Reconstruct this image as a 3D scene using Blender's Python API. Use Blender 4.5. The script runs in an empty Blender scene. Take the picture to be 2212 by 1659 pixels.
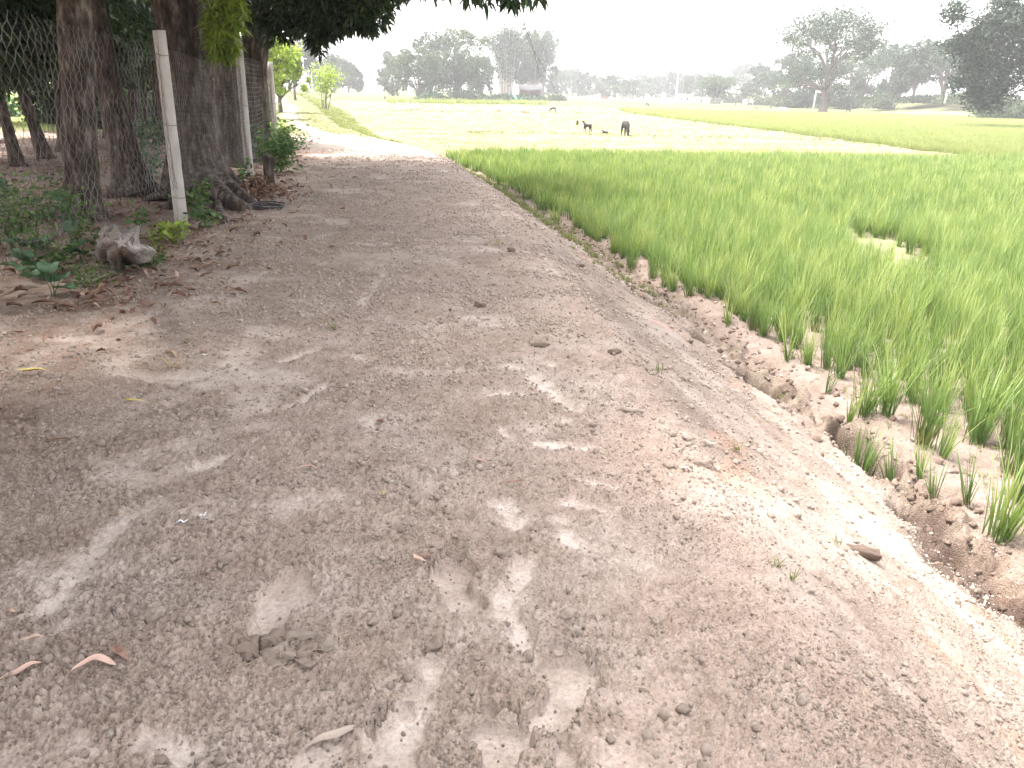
import bpy, math, random
import numpy as np
from mathutils import Vector, Matrix, Euler

random.seed(7)
RS = np.random.RandomState(11)
C = bpy.context.scene.collection
sc = bpy.context.scene

# ------------------------------------------------------------------ camera, sky, sun, exposure
PITCH, ROLL, FPX, CAMH = math.radians(20.3), math.radians(1.5), 1729.0, 1.5
cam_d = bpy.data.cameras.new("camera"); cam = bpy.data.objects.new("camera", cam_d); C.objects.link(cam)
cam_d.sensor_width = 36.0; cam_d.lens = FPX / 2212 * 36.0
cam_d.clip_start = 0.05; cam_d.clip_end = 5000
cam.matrix_world = Matrix.Translation((0, 0, CAMH)) @ Euler((math.pi / 2 - PITCH, 0, 0)).to_matrix().to_4x4() @ Matrix.Rotation(ROLL, 4, 'Z')
sc.camera = cam

SUN_EL, SUN_AZ = math.radians(66.5), math.radians(-82)     # azimuth from +Y towards +X
w = bpy.data.worlds.new("World"); sc.world = w; w.use_nodes = True
nt = w.node_tree; nt.nodes.clear()
sky = nt.nodes.new('ShaderNodeTexSky'); sky.sky_type = 'NISHITA'; sky.sun_disc = False
sky.sun_elevation = SUN_EL; sky.sun_rotation = SUN_AZ; sky.dust_density = 4.0; sky.air_density = 1.0
bw = nt.nodes.new('ShaderNodeRGBToBW'); mx = nt.nodes.new('ShaderNodeMix'); mx.data_type = 'RGBA'
mx.inputs[0].default_value = 0.8                          # cloud cover: most of the blue is gone
bg = nt.nodes.new('ShaderNodeBackground'); bg.inputs[1].default_value = 0.15
ow = nt.nodes.new('ShaderNodeOutputWorld')
tintn = nt.nodes.new('ShaderNodeMix'); tintn.data_type = 'RGBA'; tintn.blend_type = 'MULTIPLY'; tintn.inputs[0].default_value = 1
tintn.inputs[7].default_value = (1.0, 0.965, 0.935, 1)
nt.links.new(sky.outputs[0], bw.inputs[0]); nt.links.new(sky.outputs[0], mx.inputs[6]); nt.links.new(bw.outputs[0], mx.inputs[7])
nt.links.new(mx.outputs[2], tintn.inputs[6]); nt.links.new(tintn.outputs[2], bg.inputs[0]); nt.links.new(bg.outputs[0], ow.inputs[0])

sd = bpy.data.lights.new("sun", 'SUN'); sd.energy = 1.6; sd.angle = math.radians(9); sd.color = (1, .96, .9)
so = bpy.data.objects.new("sun", sd); C.objects.link(so)
sdir = Vector((math.sin(SUN_AZ) * math.cos(SUN_EL), math.cos(SUN_AZ) * math.cos(SUN_EL), math.sin(SUN_EL)))
so.rotation_euler = sdir.to_track_quat('Z', 'Y').to_euler(); so.location = (-20, 0, 40)
sc.view_settings.view_transform = 'Standard'; sc.view_settings.look = 'None'; sc.view_settings.gamma = 1
sc.view_settings.exposure = 2.97
sc.cycles.max_bounces = 6; sc.cycles.diffuse_bounces = 3; sc.cycles.transmission_bounces = 4
sc.cycles.transparent_max_bounces = 4; sc.cycles.volume_bounces = 0
HAZE = 0.00105

# ------------------------------------------------------------------ measuring helpers
def ray(px, py):
    dx, dy = (px - 1106) / FPX, (830 - py) / FPX
    c, s = math.cos(ROLL), math.sin(ROLL)
    x, y = dx * c - dy * s, dx * s + dy * c
    return (x, math.cos(PITCH) + y * math.sin(PITCH), -math.sin(PITCH) + y * math.cos(PITCH))
def G(px, py, z=0.0):
    r = ray(px, py); t = (z - CAMH) / r[2]; return np.array((r[0] * t, r[1] * t))
def at(px, py, Y):
    r = ray(px, py); t = Y / r[1]; return np.array((r[0] * t, Y, CAMH + r[2] * t))

# ------------------------------------------------------------------ noise
_perm = np.random.RandomState(3).permutation(4096).astype(np.int64)
def _h(ix, iy, seed):
    return _perm[(_perm[(ix + seed * 131) & 4095] + iy * 7 + seed * 17) & 4095]
def noise(x, y, seed=0):
    x = np.asarray(x, float); y = np.asarray(y, float)
    ix, iy = np.floor(x).astype(np.int64), np.floor(y).astype(np.int64)
    fx, fy = x - ix, y - iy
    u, v = fx * fx * fx * (fx * (fx * 6 - 15) + 10), fy * fy * fy * (fy * (fy * 6 - 15) + 10)
    def g(i, j):
        a = _h(ix + i, iy + j, seed) * (2 * math.pi / 4096)
        return np.cos(a) * (fx - i) + np.sin(a) * (fy - j)
    return 1.5 * ((g(0, 0) * (1 - u) + g(1, 0) * u) * (1 - v) + (g(0, 1) * (1 - u) + g(1, 1) * u) * v)
def fbm(x, y, octs=4, seed=0, gain=.5):
    t = 0; a = 1.0
    for o in range(octs):
        t = t + a * noise(x * 2 ** o, y * 2 ** o, seed + o); a *= gain
    return t
def lumps(x, y, seed=0):
    """rounded cells: 1 at a grain's top, 0 in the joints between grains"""
    ix, iy = np.floor(x).astype(np.int64), np.floor(y).astype(np.int64)
    d1 = np.full(np.shape(x), 9.0); hh = np.zeros(np.shape(x))
    for i in (-1, 0, 1):
        for j in (-1, 0, 1):
            a = _h(ix + i, iy + j, seed) / 4096.0; b = _h(iy + j, ix + i, seed + 5) / 4096.0
            s = 0.25 + 0.75 * _h(ix + i, iy + j, seed + 9) / 4096.0
            d = ((x - ix - i - a) ** 2 + (y - iy - j - b) ** 2) / (s * s * .35)
            m = d < d1; d1 = np.where(m, d, d1); hh = np.where(m, s, hh)
    return np.clip(1 - d1, 0, 1) ** .5 * hh
def sstep(t): t = np.clip(t, 0, 1); return t * t * (3 - 2 * t)

# ------------------------------------------------------------------ mesh helpers
def mesh(name, V, F, mat=None, smooth=False, attrs=None, cols=None, mats=None, midx=None):
    V = np.ascontiguousarray(V, dtype=np.float32); F = np.ascontiguousarray(F, dtype=np.int32)
    me = bpy.data.meshes.new(name); n = F.shape[1]
    me.vertices.add(len(V)); me.vertices.foreach_set('co', V.ravel())
    me.loops.add(F.size); me.loops.foreach_set('vertex_index', F.ravel())
    me.polygons.add(len(F)); me.polygons.foreach_set('loop_start', np.arange(0, F.size, n, dtype=np.int32))
    me.polygons.foreach_set('loop_total', np.full(len(F), n, dtype=np.int32))
    if smooth: me.polygons.foreach_set('use_smooth', np.ones(len(F), dtype=bool))
    me.update(calc_edges=True)
    if attrs:
        for k, a in attrs.items():
            at_ = me.attributes.new(k, 'FLOAT', 'POINT'); at_.data.foreach_set('value', np.ascontiguousarray(a, dtype=np.float32))
    if cols is not None:
        at_ = me.attributes.new('Col', 'FLOAT_COLOR', 'POINT')
        c4 = np.ones((len(V), 4), np.float32); c4[:, :3] = cols; at_.data.foreach_set('color', c4.ravel())
    if mat: me.materials.append(mat)
    return me
class MB:
    """collects triangles/quads (quads stored as 2 tris) with an optional tint per vertex"""
    def __init__(s): s.V = []; s.F = []; s.T = []; s.n = 0
    def add(s, V, F, t=0.5):
        V = np.asarray(V, float).reshape(-1, 3); F = np.asarray(F, int)
        if F.shape[1] == 4: F = np.vstack((F[:, [0, 1, 2]], F[:, [0, 2, 3]]))
        s.V.append(V); s.F.append(F + s.n); s.T.append(np.broadcast_to(np.asarray(t, float), (len(V),)).copy()); s.n += len(V)
    def build(s, name, mat, parent=None, smooth=False, base=None):
        V = np.vstack(s.V)
        if base is not None: V = V - np.asarray(base)
        me = mesh(name, V, np.vstack(s.F), mat, smooth, {'tint': np.concatenate(s.T)})
        return link(name, me, parent)
def link(name, me, parent=None):
    o = bpy.data.objects.new(name, me); C.objects.link(o)
    if parent is not None: o.parent = parent
    return o
def tag(o, label, cat=None, group=None, kind=None):
    if label: o['label'] = label
    if cat: o['category'] = cat
    if group: o['group'] = group
    if kind: o['kind'] = kind
    return o
def thing(name, label, cat, loc=(0, 0, 0), group=None):
    o = bpy.data.objects.new(name, None); C.objects.link(o); o.location = loc; o.empty_display_size = .1
    return tag(o, label, cat, group)
def dup(root, loc, rotz=0, scale=1, label=None, group=None):
    r = root.copy(); C.objects.link(r); r.location = loc; r.rotation_euler = (0, 0, rotz)
    r.scale = (scale,) * 3 if np.isscalar(scale) else scale
    if label: r['label'] = label
    if group: r['group'] = group
    for ch in list(root.children):
        c = ch.copy(); C.objects.link(c); c.parent = r
    return r
def tube(P, R, n=8, rough=0, seed=0, ridge=0, capend=True):
    """tube along points P with radii R; rough = relative bark unevenness"""
    P = np.asarray(P, float); R = np.asarray(R, float); m = len(P)
    T = np.gradient(P, axis=0); T /= np.linalg.norm(T, axis=1)[:, None] + 1e-9
    ref = np.array((0.0, 0, 1)) if abs(T[0][2]) < .8 else np.array((1.0, 0, 0))
    A = np.cross(T, ref); A /= np.linalg.norm(A, axis=1)[:, None]; B = np.cross(T, A)
    th = np.linspace(0, 2 * math.pi, n, endpoint=False)
    k = np.ones((m, n))
    if rough:
        L = np.concatenate(([0], np.cumsum(np.linalg.norm(np.diff(P, axis=0), axis=1))))
        tt, ll = np.meshgrid(th, L)
        k = 1 + rough * (noise(np.cos(tt) * 2.2 + seed * 3, np.sin(tt) * 2.2 + ll * 1.3, seed) + .6 * noise(tt * 3.5, ll * 3 + seed, seed + 4) * np.sin(tt / 2))
    if ridge is not 0:
        k = k * ridge(th, np.arange(m))
    rr = R[:, None] * k
    V = P[:, None, :] + rr[..., None] * (np.cos(th)[None, :, None] * A[:, None, :] + np.sin(th)[None, :, None] * B[:, None, :])
    V = V.reshape(-1, 3)
    i = np.arange(m - 1)[:, None] * n; j = np.arange(n)[None, :]; j2 = (j + 1) % n
    F = np.stack((i + j, i + j2, i + n + j2, i + n + j), -1).reshape(-1, 4)
    if capend:
        V = np.vstack((V, P[-1], P[0])); c = len(V) - 2; b = (m - 1) * n
        F = np.vstack((F, np.stack((np.full(n, c), b + np.arange(n), b + (np.arange(n) + 1) % n, np.full(n, c)), -1),
                       np.stack((np.full(n, c + 1), (np.arange(n) + 1) % n, np.arange(n), np.full(n, c + 1)), -1)))
    return V, F
def spline(pts, n):
    pts = np.asarray(pts, float); t = np.linspace(0, len(pts) - 1, n); out = []
    for q in t:
        i = min(int(q), len(pts) - 2); f = q - i
        p0 = pts[max(i - 1, 0)]; p1 = pts[i]; p2 = pts[i + 1]; p3 = pts[min(i + 2, len(pts) - 1)]
        out.append(.5 * ((2 * p1) + (-p0 + p2) * f + (2 * p0 - 5 * p1 + 4 * p2 - p3) * f * f + (-p0 + 3 * p1 - 3 * p2 + p3) * f ** 3))
    return np.array(out)
def box(mb, c, s, t=.5, rz=0):
    x, y, z = np.array(s) / 2
    V = np.array([(a * x, b * y, d * z) for d in (-1, 1) for b in (-1, 1) for a in (-1, 1)], float)
    cs, sn = math.cos(rz), math.sin(rz); V = np.stack((V[:, 0] * cs - V[:, 1] * sn, V[:, 0] * sn + V[:, 1] * cs, V[:, 2]), -1)
    mb.add(V + np.array(c), [(0, 2, 3, 1), (4, 5, 7, 6), (0, 1, 5, 4), (2, 6, 7, 3), (0, 4, 6, 2), (1, 3, 7, 5)], t)
def unit(v): return v / (np.linalg.norm(v, axis=-1, keepdims=True) + 1e-9)
def leaves(P, D, L, W, rs, fold=.25, tint=None, bend=0.0):
    """lance-shaped folded leaves: base point P, direction D, length L, width W. bend>0 adds a drooping second half"""
    N = len(P); D = unit(D); L = np.broadcast_to(L, (N,))[:, None]; W = np.broadcast_to(W, (N,))[:, None]
    up = rs.normal(size=(N, 3)) * .5 + np.array((0, 0, 1.0)); S = unit(np.cross(D, up)); U = np.cross(S, D)
    mid = P + D * L * .45
    if bend:
        D2 = unit(D + np.array((0, 0, -bend))); tip = mid + D2 * L * .55
    else: tip = P + D * L
    V = np.stack((P, mid + S * W / 2 + U * W * fold, mid, mid - S * W / 2 + U * W * fold, tip), 1).reshape(-1, 3)
    b = np.arange(N)[:, None, None] * 5
    F = (b + np.array([(0, 1, 2), (0, 2, 3), (1, 4, 2), (2, 4, 3)])[None]).reshape(-1, 3)
    t = rs.rand(N) if tint is None else tint
    return V, F, np.repeat(t, 5)
def cards(P, Nrm, S, rs, tint=None, asp=.6):
    """small leaf clumps far away: pointed two-triangle leaves"""
    N = len(P); a = unit(np.cross(Nrm, rs.normal(size=(N, 3)))); b = np.cross(unit(Nrm), a); S = np.broadcast_to(S, (N,))[:, None]
    V = np.stack((P - a * S / 2, P + b * S * asp / 2 , P + a * S / 2 - unit(Nrm) * S * .15, P - b * S * asp / 2), 1).reshape(-1, 3)
    o = np.arange(N)[:, None, None] * 4
    F = (o + np.array([(0, 1, 2), (0, 2, 3)])[None]).reshape(-1, 3)
    t = rs.rand(N) if tint is None else tint
    return V, F, np.repeat(t, 4)

# ------------------------------------------------------------------ materials
def newmat(name):
    m = bpy.data.materials.new(name); m.use_nodes = True; n = m.node_tree.nodes; n.clear(); return m, n, m.node_tree.links
def ramp(n, stops):
    r = n.new('ShaderNodeValToRGB'); e = r.color_ramp.elements
    while len(e) < len(stops): e.new(.5)
    for k, (p, c) in enumerate(stops): e[k].position = p; e[k].color = (*c, 1)
    return r
def tinted(name, stops, rough=.8, trans=0.0, attr='tint', nscale=0, namp=.2, bump=0, bscale=30, spec=.2, stretch=None, rand=0):
    m, n, l = newmat(name)
    a = n.new('ShaderNodeAttribute'); a.attribute_name = attr
    r = ramp(n, stops); fac = a.outputs['Fac']
    if rand:
        oi = n.new('ShaderNodeObjectInfo'); ma = n.new('ShaderNodeMath'); ma.operation = 'MULTIPLY_ADD'
        ma.inputs[1].default_value = rand; sub = n.new('ShaderNodeMath'); sub.operation = 'SUBTRACT'; sub.inputs[1].default_value = .5
        l.new(oi.outputs['Random'], sub.inputs[0]); l.new(sub.outputs[0], ma.inputs[0]); l.new(fac, ma.inputs[2]); fac = ma.outputs[0]
    tc = n.new('ShaderNodeTexCoord'); mp = n.new('ShaderNodeMapping'); l.new(tc.outputs['Object'], mp.inputs[0])
    if stretch: mp.inputs['Scale'].default_value = stretch
    if nscale:
        nz = n.new('ShaderNodeTexNoise'); nz.inputs['Scale'].default_value = nscale; nz.inputs['Detail'].default_value = 6
        nz.inputs['Roughness'].default_value = .65
        l.new(mp.outputs[0], nz.inputs['Vector'])
        ma = n.new('ShaderNodeMath'); ma.operation = 'MULTIPLY_ADD'; ma.inputs[1].default_value = namp * 2
        sub = n.new('ShaderNodeMath'); sub.operation = 'SUBTRACT'; sub.inputs[1].default_value = .5
        l.new(nz.outputs[0], sub.inputs[0]); l.new(sub.outputs[0], ma.inputs[0]); l.new(fac, ma.inputs[2]); fac = ma.outputs[0]
    l.new(fac, r.inputs[0])
    p = n.new('ShaderNodeBsdfPrincipled'); l.new(r.outputs[0], p.inputs['Base Color'])
    p.inputs['Roughness'].default_value = rough; p.inputs['Specular IOR Level'].default_value = spec
    if bump:
        bn = n.new('ShaderNodeTexNoise'); bn.inputs['Scale'].default_value = bscale; bn.inputs['Detail'].default_value = 5
        l.new(mp.outputs[0], bn.inputs['Vector']); bp = n.new('ShaderNodeBump'); bp.inputs['Strength'].default_value = 1; bp.inputs['Distance'].default_value = bump
        l.new(bn.outputs[0], bp.inputs['Height']); l.new(bp.outputs[0], p.inputs['Normal'])
    out = n.new('ShaderNodeOutputMaterial')
    if trans:
        t = n.new('ShaderNodeBsdfTranslucent'); g = n.new('ShaderNodeMix'); g.data_type = 'RGBA'; g.blend_type = 'MULTIPLY'; g.inputs[0].default_value = 1
        g.inputs[7].default_value = (1.1, 1.15, .6, 1); l.new(r.outputs[0], g.inputs[6]); l.new(g.outputs[2], t.inputs[0])
        s = n.new('ShaderNodeMixShader'); s.inputs[0].default_value = trans
        l.new(p.outputs[0], s.inputs[1]); l.new(t.outputs[0], s.inputs[2]); l.new(s.outputs[0], out.inputs[0])
    else: l.new(p.outputs[0], out.inputs[0])
    return m
M = {}
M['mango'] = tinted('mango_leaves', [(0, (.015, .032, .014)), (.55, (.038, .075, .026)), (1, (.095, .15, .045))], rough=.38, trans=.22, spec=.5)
M['young'] = tinted('young_leaves', [(0, (.13, .20, .035)), (1, (.34, .42, .08))], rough=.45, trans=.4, spec=.4)
M['weed'] = tinted('weed_leaves', [(0, (.045, .10, .035)), (.6, (.10, .19, .06)), (1, (.2, .27, .09))], rough=.6, trans=.25, spec=.3)
M['bigleaf'] = tinted('broad_leaves', [(0, (.05, .11, .065)), (1, (.13, .23, .12))], rough=.55, trans=.2, spec=.35, nscale=30, namp=.2)
M['far_green'] = tinted('tree_leaves', [(0, (.012, .026, .018)), (.5, (.028, .050, .032)), (1, (.058, .088, .05))], rough=.6, trans=.2, rand=.3)
M['far_light'] = tinted('pale_tree_leaves', [(0, (.026, .045, .028)), (1, (.085, .115, .062))], rough=.6, trans=.3, rand=.3)
M['bark'] = tinted('mango_bark', [(0, (.014, .010, .008)), (.38, (.055, .042, .035)), (.6, (.11, .085, .072)), (.8, (.22, .185, .17))], rough=.95, nscale=14, namp=1.05, bump=.02, bscale=26, stretch=(1, 1, .28))
M['palebark'] = tinted('pale_bark', [(0, (.2, .17, .15)), (1, (.5, .47, .43))], rough=.9, nscale=6, namp=.5)
M['farbark'] = tinted('tree_bark', [(0, (.06, .045, .04)), (1, (.16, .13, .11))], rough=.9, nscale=3, namp=.4)
M['post'] = tinted('stone_post', [(0, (.16, .14, .12)), (.3, (.34, .31, .285)), (1, (.58, .545, .52))], rough=.9, nscale=22, namp=.38, bump=.004, bscale=60, stretch=(1, 1, .5))
M['wire'] = tinted('galvanised_wire', [(0, (.07, .045, .035)), (.5, (.13, .11, .10)), (1, (.26, .26, .25))], rough=.55, nscale=2.5, namp=.9, spec=.4)
M['rice'] = tinted('rice_blades', [(0, (.13, .13, .06)), (.25, (.09, .155, .048)), (.7, (.18, .255, .082)), (1, (.31, .35, .14))], rough=.5, trans=.4, spec=.3, rand=.6)
M['rice_pale'] = tinted('washed_pale_rice', [(0, (.14, .15, .06)), (.4, (.17, .215, .07)), (1, (.28, .30, .125))], rough=.5, trans=.4, rand=.25)  # paler rice: haze and glare over the second plot put into the colour
M['grass'] = tinted('short_grass', [(0, (.14, .135, .065)), (.5, (.15, .172, .065)), (1, (.20, .215, .09))], rough=.7, trans=.3, rand=.4)
M['drygrass'] = tinted('dry_stalks', [(0, (.3, .22, .12)), (1, (.52, .42, .24))], rough=.8, trans=.2)
M['deadleaf'] = tinted('dead_leaves', [(0, (.10, .05, .035)), (.5, (.21, .12, .09)), (.8, (.34, .22, .165)), (1, (.48, .36, .28))], rough=.7, trans=.1, nscale=25, namp=.12, rand=.5)
M['pinkleaf'] = tinted('pale_dead_leaf', [(0, (.34, .20, .15)), (1, (.58, .40, .33))], rough=.65, nscale=40, namp=.3)
M['yellowleaf'] = tinted('yellow_leaf', [(0, (.45, .30, .08)), (1, (.60, .50, .18))], rough=.6, nscale=30, namp=.3)
M['clod'] = tinted('soil_clod', [(0, (.28, .22, .18)), (.5, (.38, .31, .26)), (1, (.50, .43, .375))], rough=1, nscale=40, namp=.2, bump=.003, bscale=150, rand=.5, spec=.05)
M['darkclod'] = tinted('dark_clod', [(0, (.13, .095, .075)), (1, (.26, .20, .165))], rough=1, nscale=40, namp=.3, bump=.004, bscale=120, spec=.05)  # darker brown than the plain clods
M['root'] = tinted('fine_roots', [(0, (.28, .2, .14)), (1, (.48, .38, .28))], rough=.9)
M['greywood'] = tinted('weathered_wood', [(0, (.06, .048, .042)), (.5, (.18, .155, .14)), (1, (.46, .41, .385))], rough=.9, nscale=9, namp=.9, bump=.01, bscale=30, stretch=(1, 1, .3))
M['plastic'] = tinted('white_plastic', [(0, (.6, .6, .6)), (1, (.82, .82, .82))], rough=.4)
M['black'] = tinted('black_rubber', [(0, (.02, .02, .025)), (1, (.09, .09, .10))], rough=.5, nscale=40, namp=.4)
M['hide_dark'] = tinted('dark_hide', [(0, (.018, .014, .012)), (1, (.06, .048, .04))], rough=.8, nscale=3, namp=.3)
M['hide_white'] = tinted('white_hide', [(0, (.6, .57, .52)), (1, (.8, .78, .74))], rough=.8, nscale=3, namp=.3)
M['hide_brown'] = tinted('brown_hide', [(0, (.14, .07, .045)), (1, (.25, .14, .09))], rough=.8, nscale=3, namp=.3)
M['brick'] = tinted('red_brown_wall', [(0, (.05, .022, .018)), (1, (.11, .05, .04))], rough=.9, nscale=4, namp=.4)
M['tin'] = tinted('dark_tin', [(0, (.018, .016, .018)), (1, (.05, .045, .05))], rough=.6, nscale=4, namp=.4)
M['bluetarp'] = tinted('turquoise_tarpaulin', [(0, (.10, .42, .40)), (1, (.2, .6, .56))], rough=.5, nscale=3, namp=.3)
M['white'] = tinted('white_paint', [(0, (.6, .6, .6)), (1, (.8, .8, .8))], rough=.7)
M['mound'] = tinted('heaped_earth', [(0, (.25, .17, .14)), (1, (.42, .31, .27))], rough=1, nscale=8, namp=.5, bump=.02, bscale=20)

def ground_mat(name, bumpd, fine):
    m, n, l = newmat(name)
    a = n.new('ShaderNodeAttribute'); a.attribute_name = 'Col'
    f = n.new('ShaderNodeAttribute'); f.attribute_name = 'flat'
    tc = n.new('ShaderNodeTexCoord')
    n1 = n.new('ShaderNodeTexNoise'); n1.inputs['Scale'].default_value = fine; n1.inputs['Detail'].default_value = 8; n1.inputs['Roughness'].default_value = .7
    n2 = n.new('ShaderNodeTexNoise'); n2.inputs['Scale'].default_value = fine * .12; n2.inputs['Detail'].default_value = 6; n2.inputs['Roughness'].default_value = .65
    n3 = n.new('ShaderNodeTexNoise'); n3.inputs['Scale'].default_value = fine * .03; n3.inputs['Detail'].default_value = 5
    for q in (n1, n2, n3): l.new(tc.outputs['Object'], q.inputs['Vector'])
    r1 = ramp(n, [(.25, (.58, .55, .52)), (.5, (1, 1, 1)), (.78, (1.32, 1.32, 1.32))])
    r2 = ramp(n, [(.3, (.80, .78, .76)), (.5, (1, 1, 1)), (.75, (1.14, 1.15, 1.16))])
    r3 = ramp(n, [(.35, (.90, .88, .87)), (.65, (1.07, 1.08, 1.09))])
    cur = a.outputs['Color']
    for nn, rr, fac in ((n1, r1, 1), (n2, r2, 1), (n3, r3, 1)):
        l.new(nn.outputs[0], rr.inputs[0]); mm = n.new('ShaderNodeMix'); mm.data_type = 'RGBA'; mm.blend_type = 'MULTIPLY'; mm.inputs[0].default_value = fac
        l.new(cur, mm.inputs[6]); l.new(rr.outputs[0], mm.inputs[7]); cur = mm.outputs[2]
    p = n.new('ShaderNodeBsdfPrincipled'); l.new(cur, p.inputs['Base Color']); p.inputs['Roughness'].default_value = 1; p.inputs['Specular IOR Level'].default_value = .05
    bp = n.new('ShaderNodeBump'); bp.inputs['Distance'].default_value = bumpd
    st = n.new('ShaderNodeMath'); st.operation = 'MULTIPLY_ADD'; st.inputs[1].default_value = -.75; st.inputs[2].default_value = 1
    l.new(f.outputs['Fac'], st.inputs[0]); l.new(st.outputs[0], bp.inputs['Strength'])
    n4 = n.new('ShaderNodeTexVoronoi'); n4.inputs['Scale'].default_value = fine * 1.5; l.new(tc.outputs['Object'], n4.inputs['Vector'])
    hm = n.new('ShaderNodeMath'); hm.operation = 'MULTIPLY_ADD'; hm.inputs[1].default_value = -.9; l.new(n4.outputs['Distance'], hm.inputs[0]); l.new(n1.outputs[0], hm.inputs[2])
    l.new(hm.outputs[0], bp.inputs['Height']); l.new(bp.outputs[0], p.inputs['Normal'])
    out = n.new('ShaderNodeOutputMaterial'); l.new(p.outputs[0], out.inputs[0]); return m
M['soil'] = ground_mat('dry_soil', .0055, 80)
M['soilfar'] = ground_mat('field_ground', .02, 9)

# ------------------------------------------------------------------ terrain
CR = np.array([(1.1, -60), (1.05, 0), (1.01, 1.5), (.92, 2.03), (.84, 3.1), (.72, 4.7), (.52, 6.1), (.18, 9.0), (-.5, 13.4), (-1.5, 18), (-2.6, 21.5), (-4.3, 25), (-6.6, 31), (-9.6, 42), (-15, 62), (-26, 100), (-60, 210), (-190, 640), (-500, 1600)])
TO = np.array([(2.3, -60), (2.25, 0), (2.2, 1.5), (2.15, 2.8), (2.0, 4.2), (1.78, 5.7), (1.6, 7.1), (1.2, 9.2), (.9, 11), (.35, 13.4), (-.65, 18), (-1.6, 21.5), (-3.0, 25), (-5.0, 31), (-7.8, 42), (-12.8, 62), (-23, 100), (-56, 210), (-186, 640), (-490, 1600)])
def cx(y): return np.interp(y, CR[:, 1], CR[:, 0])
def tx(y): return np.interp(y, TO[:, 1], TO[:, 0])
FN = np.array([(-2.75, -10), (-2.85, 0), (-2.95, 4.1), (-3.53, 8.48), (-4.24, 13.0), (-5.45, 18.71), (-6.75, 24.2), (-8.2, 30), (-10.6, 38), (-14.5, 50), (-25, 80), (-70, 210), (-500, 1600)])
def fx(y): return np.interp(y, FN[:, 1], FN[:, 0])
def seg_d(x, y, a, b):
    a = np.asarray(a, float); b = np.asarray(b, float); d = b - a; L2 = (d ** 2).sum() + 1e-9
    t = np.clip(((x - a[0]) * d[0] + (y - a[1]) * d[1]) / L2, 0, 1)
    return np.hypot(x - a[0] - t * d[0], y - a[1] - t * d[1]), t
BUNDS = [((10.2, 74), (14.3, 45)), ((14.3, 45), (15.9, 29.4)), ((15.9, 29.4), (17.8, 28.0)), ((17.8, 28.0), (26, 29.5)), ((10.2, 74), (-12, 64)), ((10.2, 96), (34, 98)), ((34, 98), (70, 108)), ((-2, 37.5), (14.6, 38.5)), ((-9, 92), (10.2, 96)), ((2, 135), (90, 150))]
def bund(x, y):
    b = np.zeros(np.shape(x))
    for a, c in BUNDS:
        d, _ = seg_d(x, y, a, c); wd = .22 + .004 * abs(a[1]); b = np.maximum(b, np.exp(-(d / wd) ** 2))
    return b

# marks pressed or scraped in the soil: (x1,y1,x2,y2) measured on the picture of the place, half width, depth, dust
DUST = [(268, 1125, 95, 1320, 34, .012, 1.0), (705, 835, 640, 882, 16, .012, 1.0), (680, 758, 608, 782, 15, .012, .95), (832, 590, 780, 660, 15, .008, .7),
        (1225, 1150, 1240, 1180, 34, .008, .8), (1262, 1036, 1330, 1044, 19, .012, 1), (1235, 1082, 1325, 1105, 26, .012, 1), (1085, 1085, 1120, 1130, 34, .012, .9),
        (1078, 922, 1115, 952, 16, .012, 1), (1170, 960, 1275, 965, 24, .010, .95), (1150, 815, 1240, 880, 34, .012, 1.0), (1100, 788, 1130, 795, 20, .010, .95), (1170, 772, 1200, 790, 16, .008, .8), (1060, 850, 1130, 852, 14, .006, .6),
        (803, 912, 812, 938, 22, .014, .8), (400, 1105, 450, 1120, 22, .012, .8), (440, 1015, 500, 985, 26, .008, .85), (330, 980, 420, 960, 26, .006, .5),
        (240, 815, 420, 818, 24, .004, .6), (60, 730, 260, 740, 26, .004, .6), (420, 610, 640, 600, 16, .004, .6), (560, 590, 600, 580, 10, .004, .6),
        (1140, 1215, 1090, 1330, 42, .02, 1.0), (1110, 1330, 1150, 1430, 30, .03, .9), (940, 1440, 900, 1540, 40, .025, .9), (880, 1560, 800, 1650, 60, .022, 1.0),
        (330, 1590, 400, 1630, 42, .012, .8), (1215, 1620, 1240, 1690, 34, .025, .6), (160, 1340, 60, 1400, 26, .004, .3), (560, 1080, 640, 1130, 26, .008, .3),
        (700, 1620, 640, 1655, 60, .008, .6), (160, 1600, 210, 1640, 30, .006, .4), (60, 620, 160, 640, 30, .003, .4), (680, 520, 720, 500, 18, .004, .4),
        (620, 520, 640, 522, 26, .003, .4), (860, 800, 880, 805, 30, .004, .4), (940, 510, 1040, 525, 14, .004, .3), (1180, 560, 1200, 600, 14, .004, .4),
        (480, 1210, 520, 1190, 24, .008, .2), (760, 770, 800, 780, 20, .006, .6), (1200, 900, 1230, 905, 16, .006, .6), (1215, 1120, 1225, 1125, 20, .008, .6), (960, 560, 1000, 580, 14, .003, .4), (280, 700, 390, 690, 16, .003, .5)]
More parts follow.
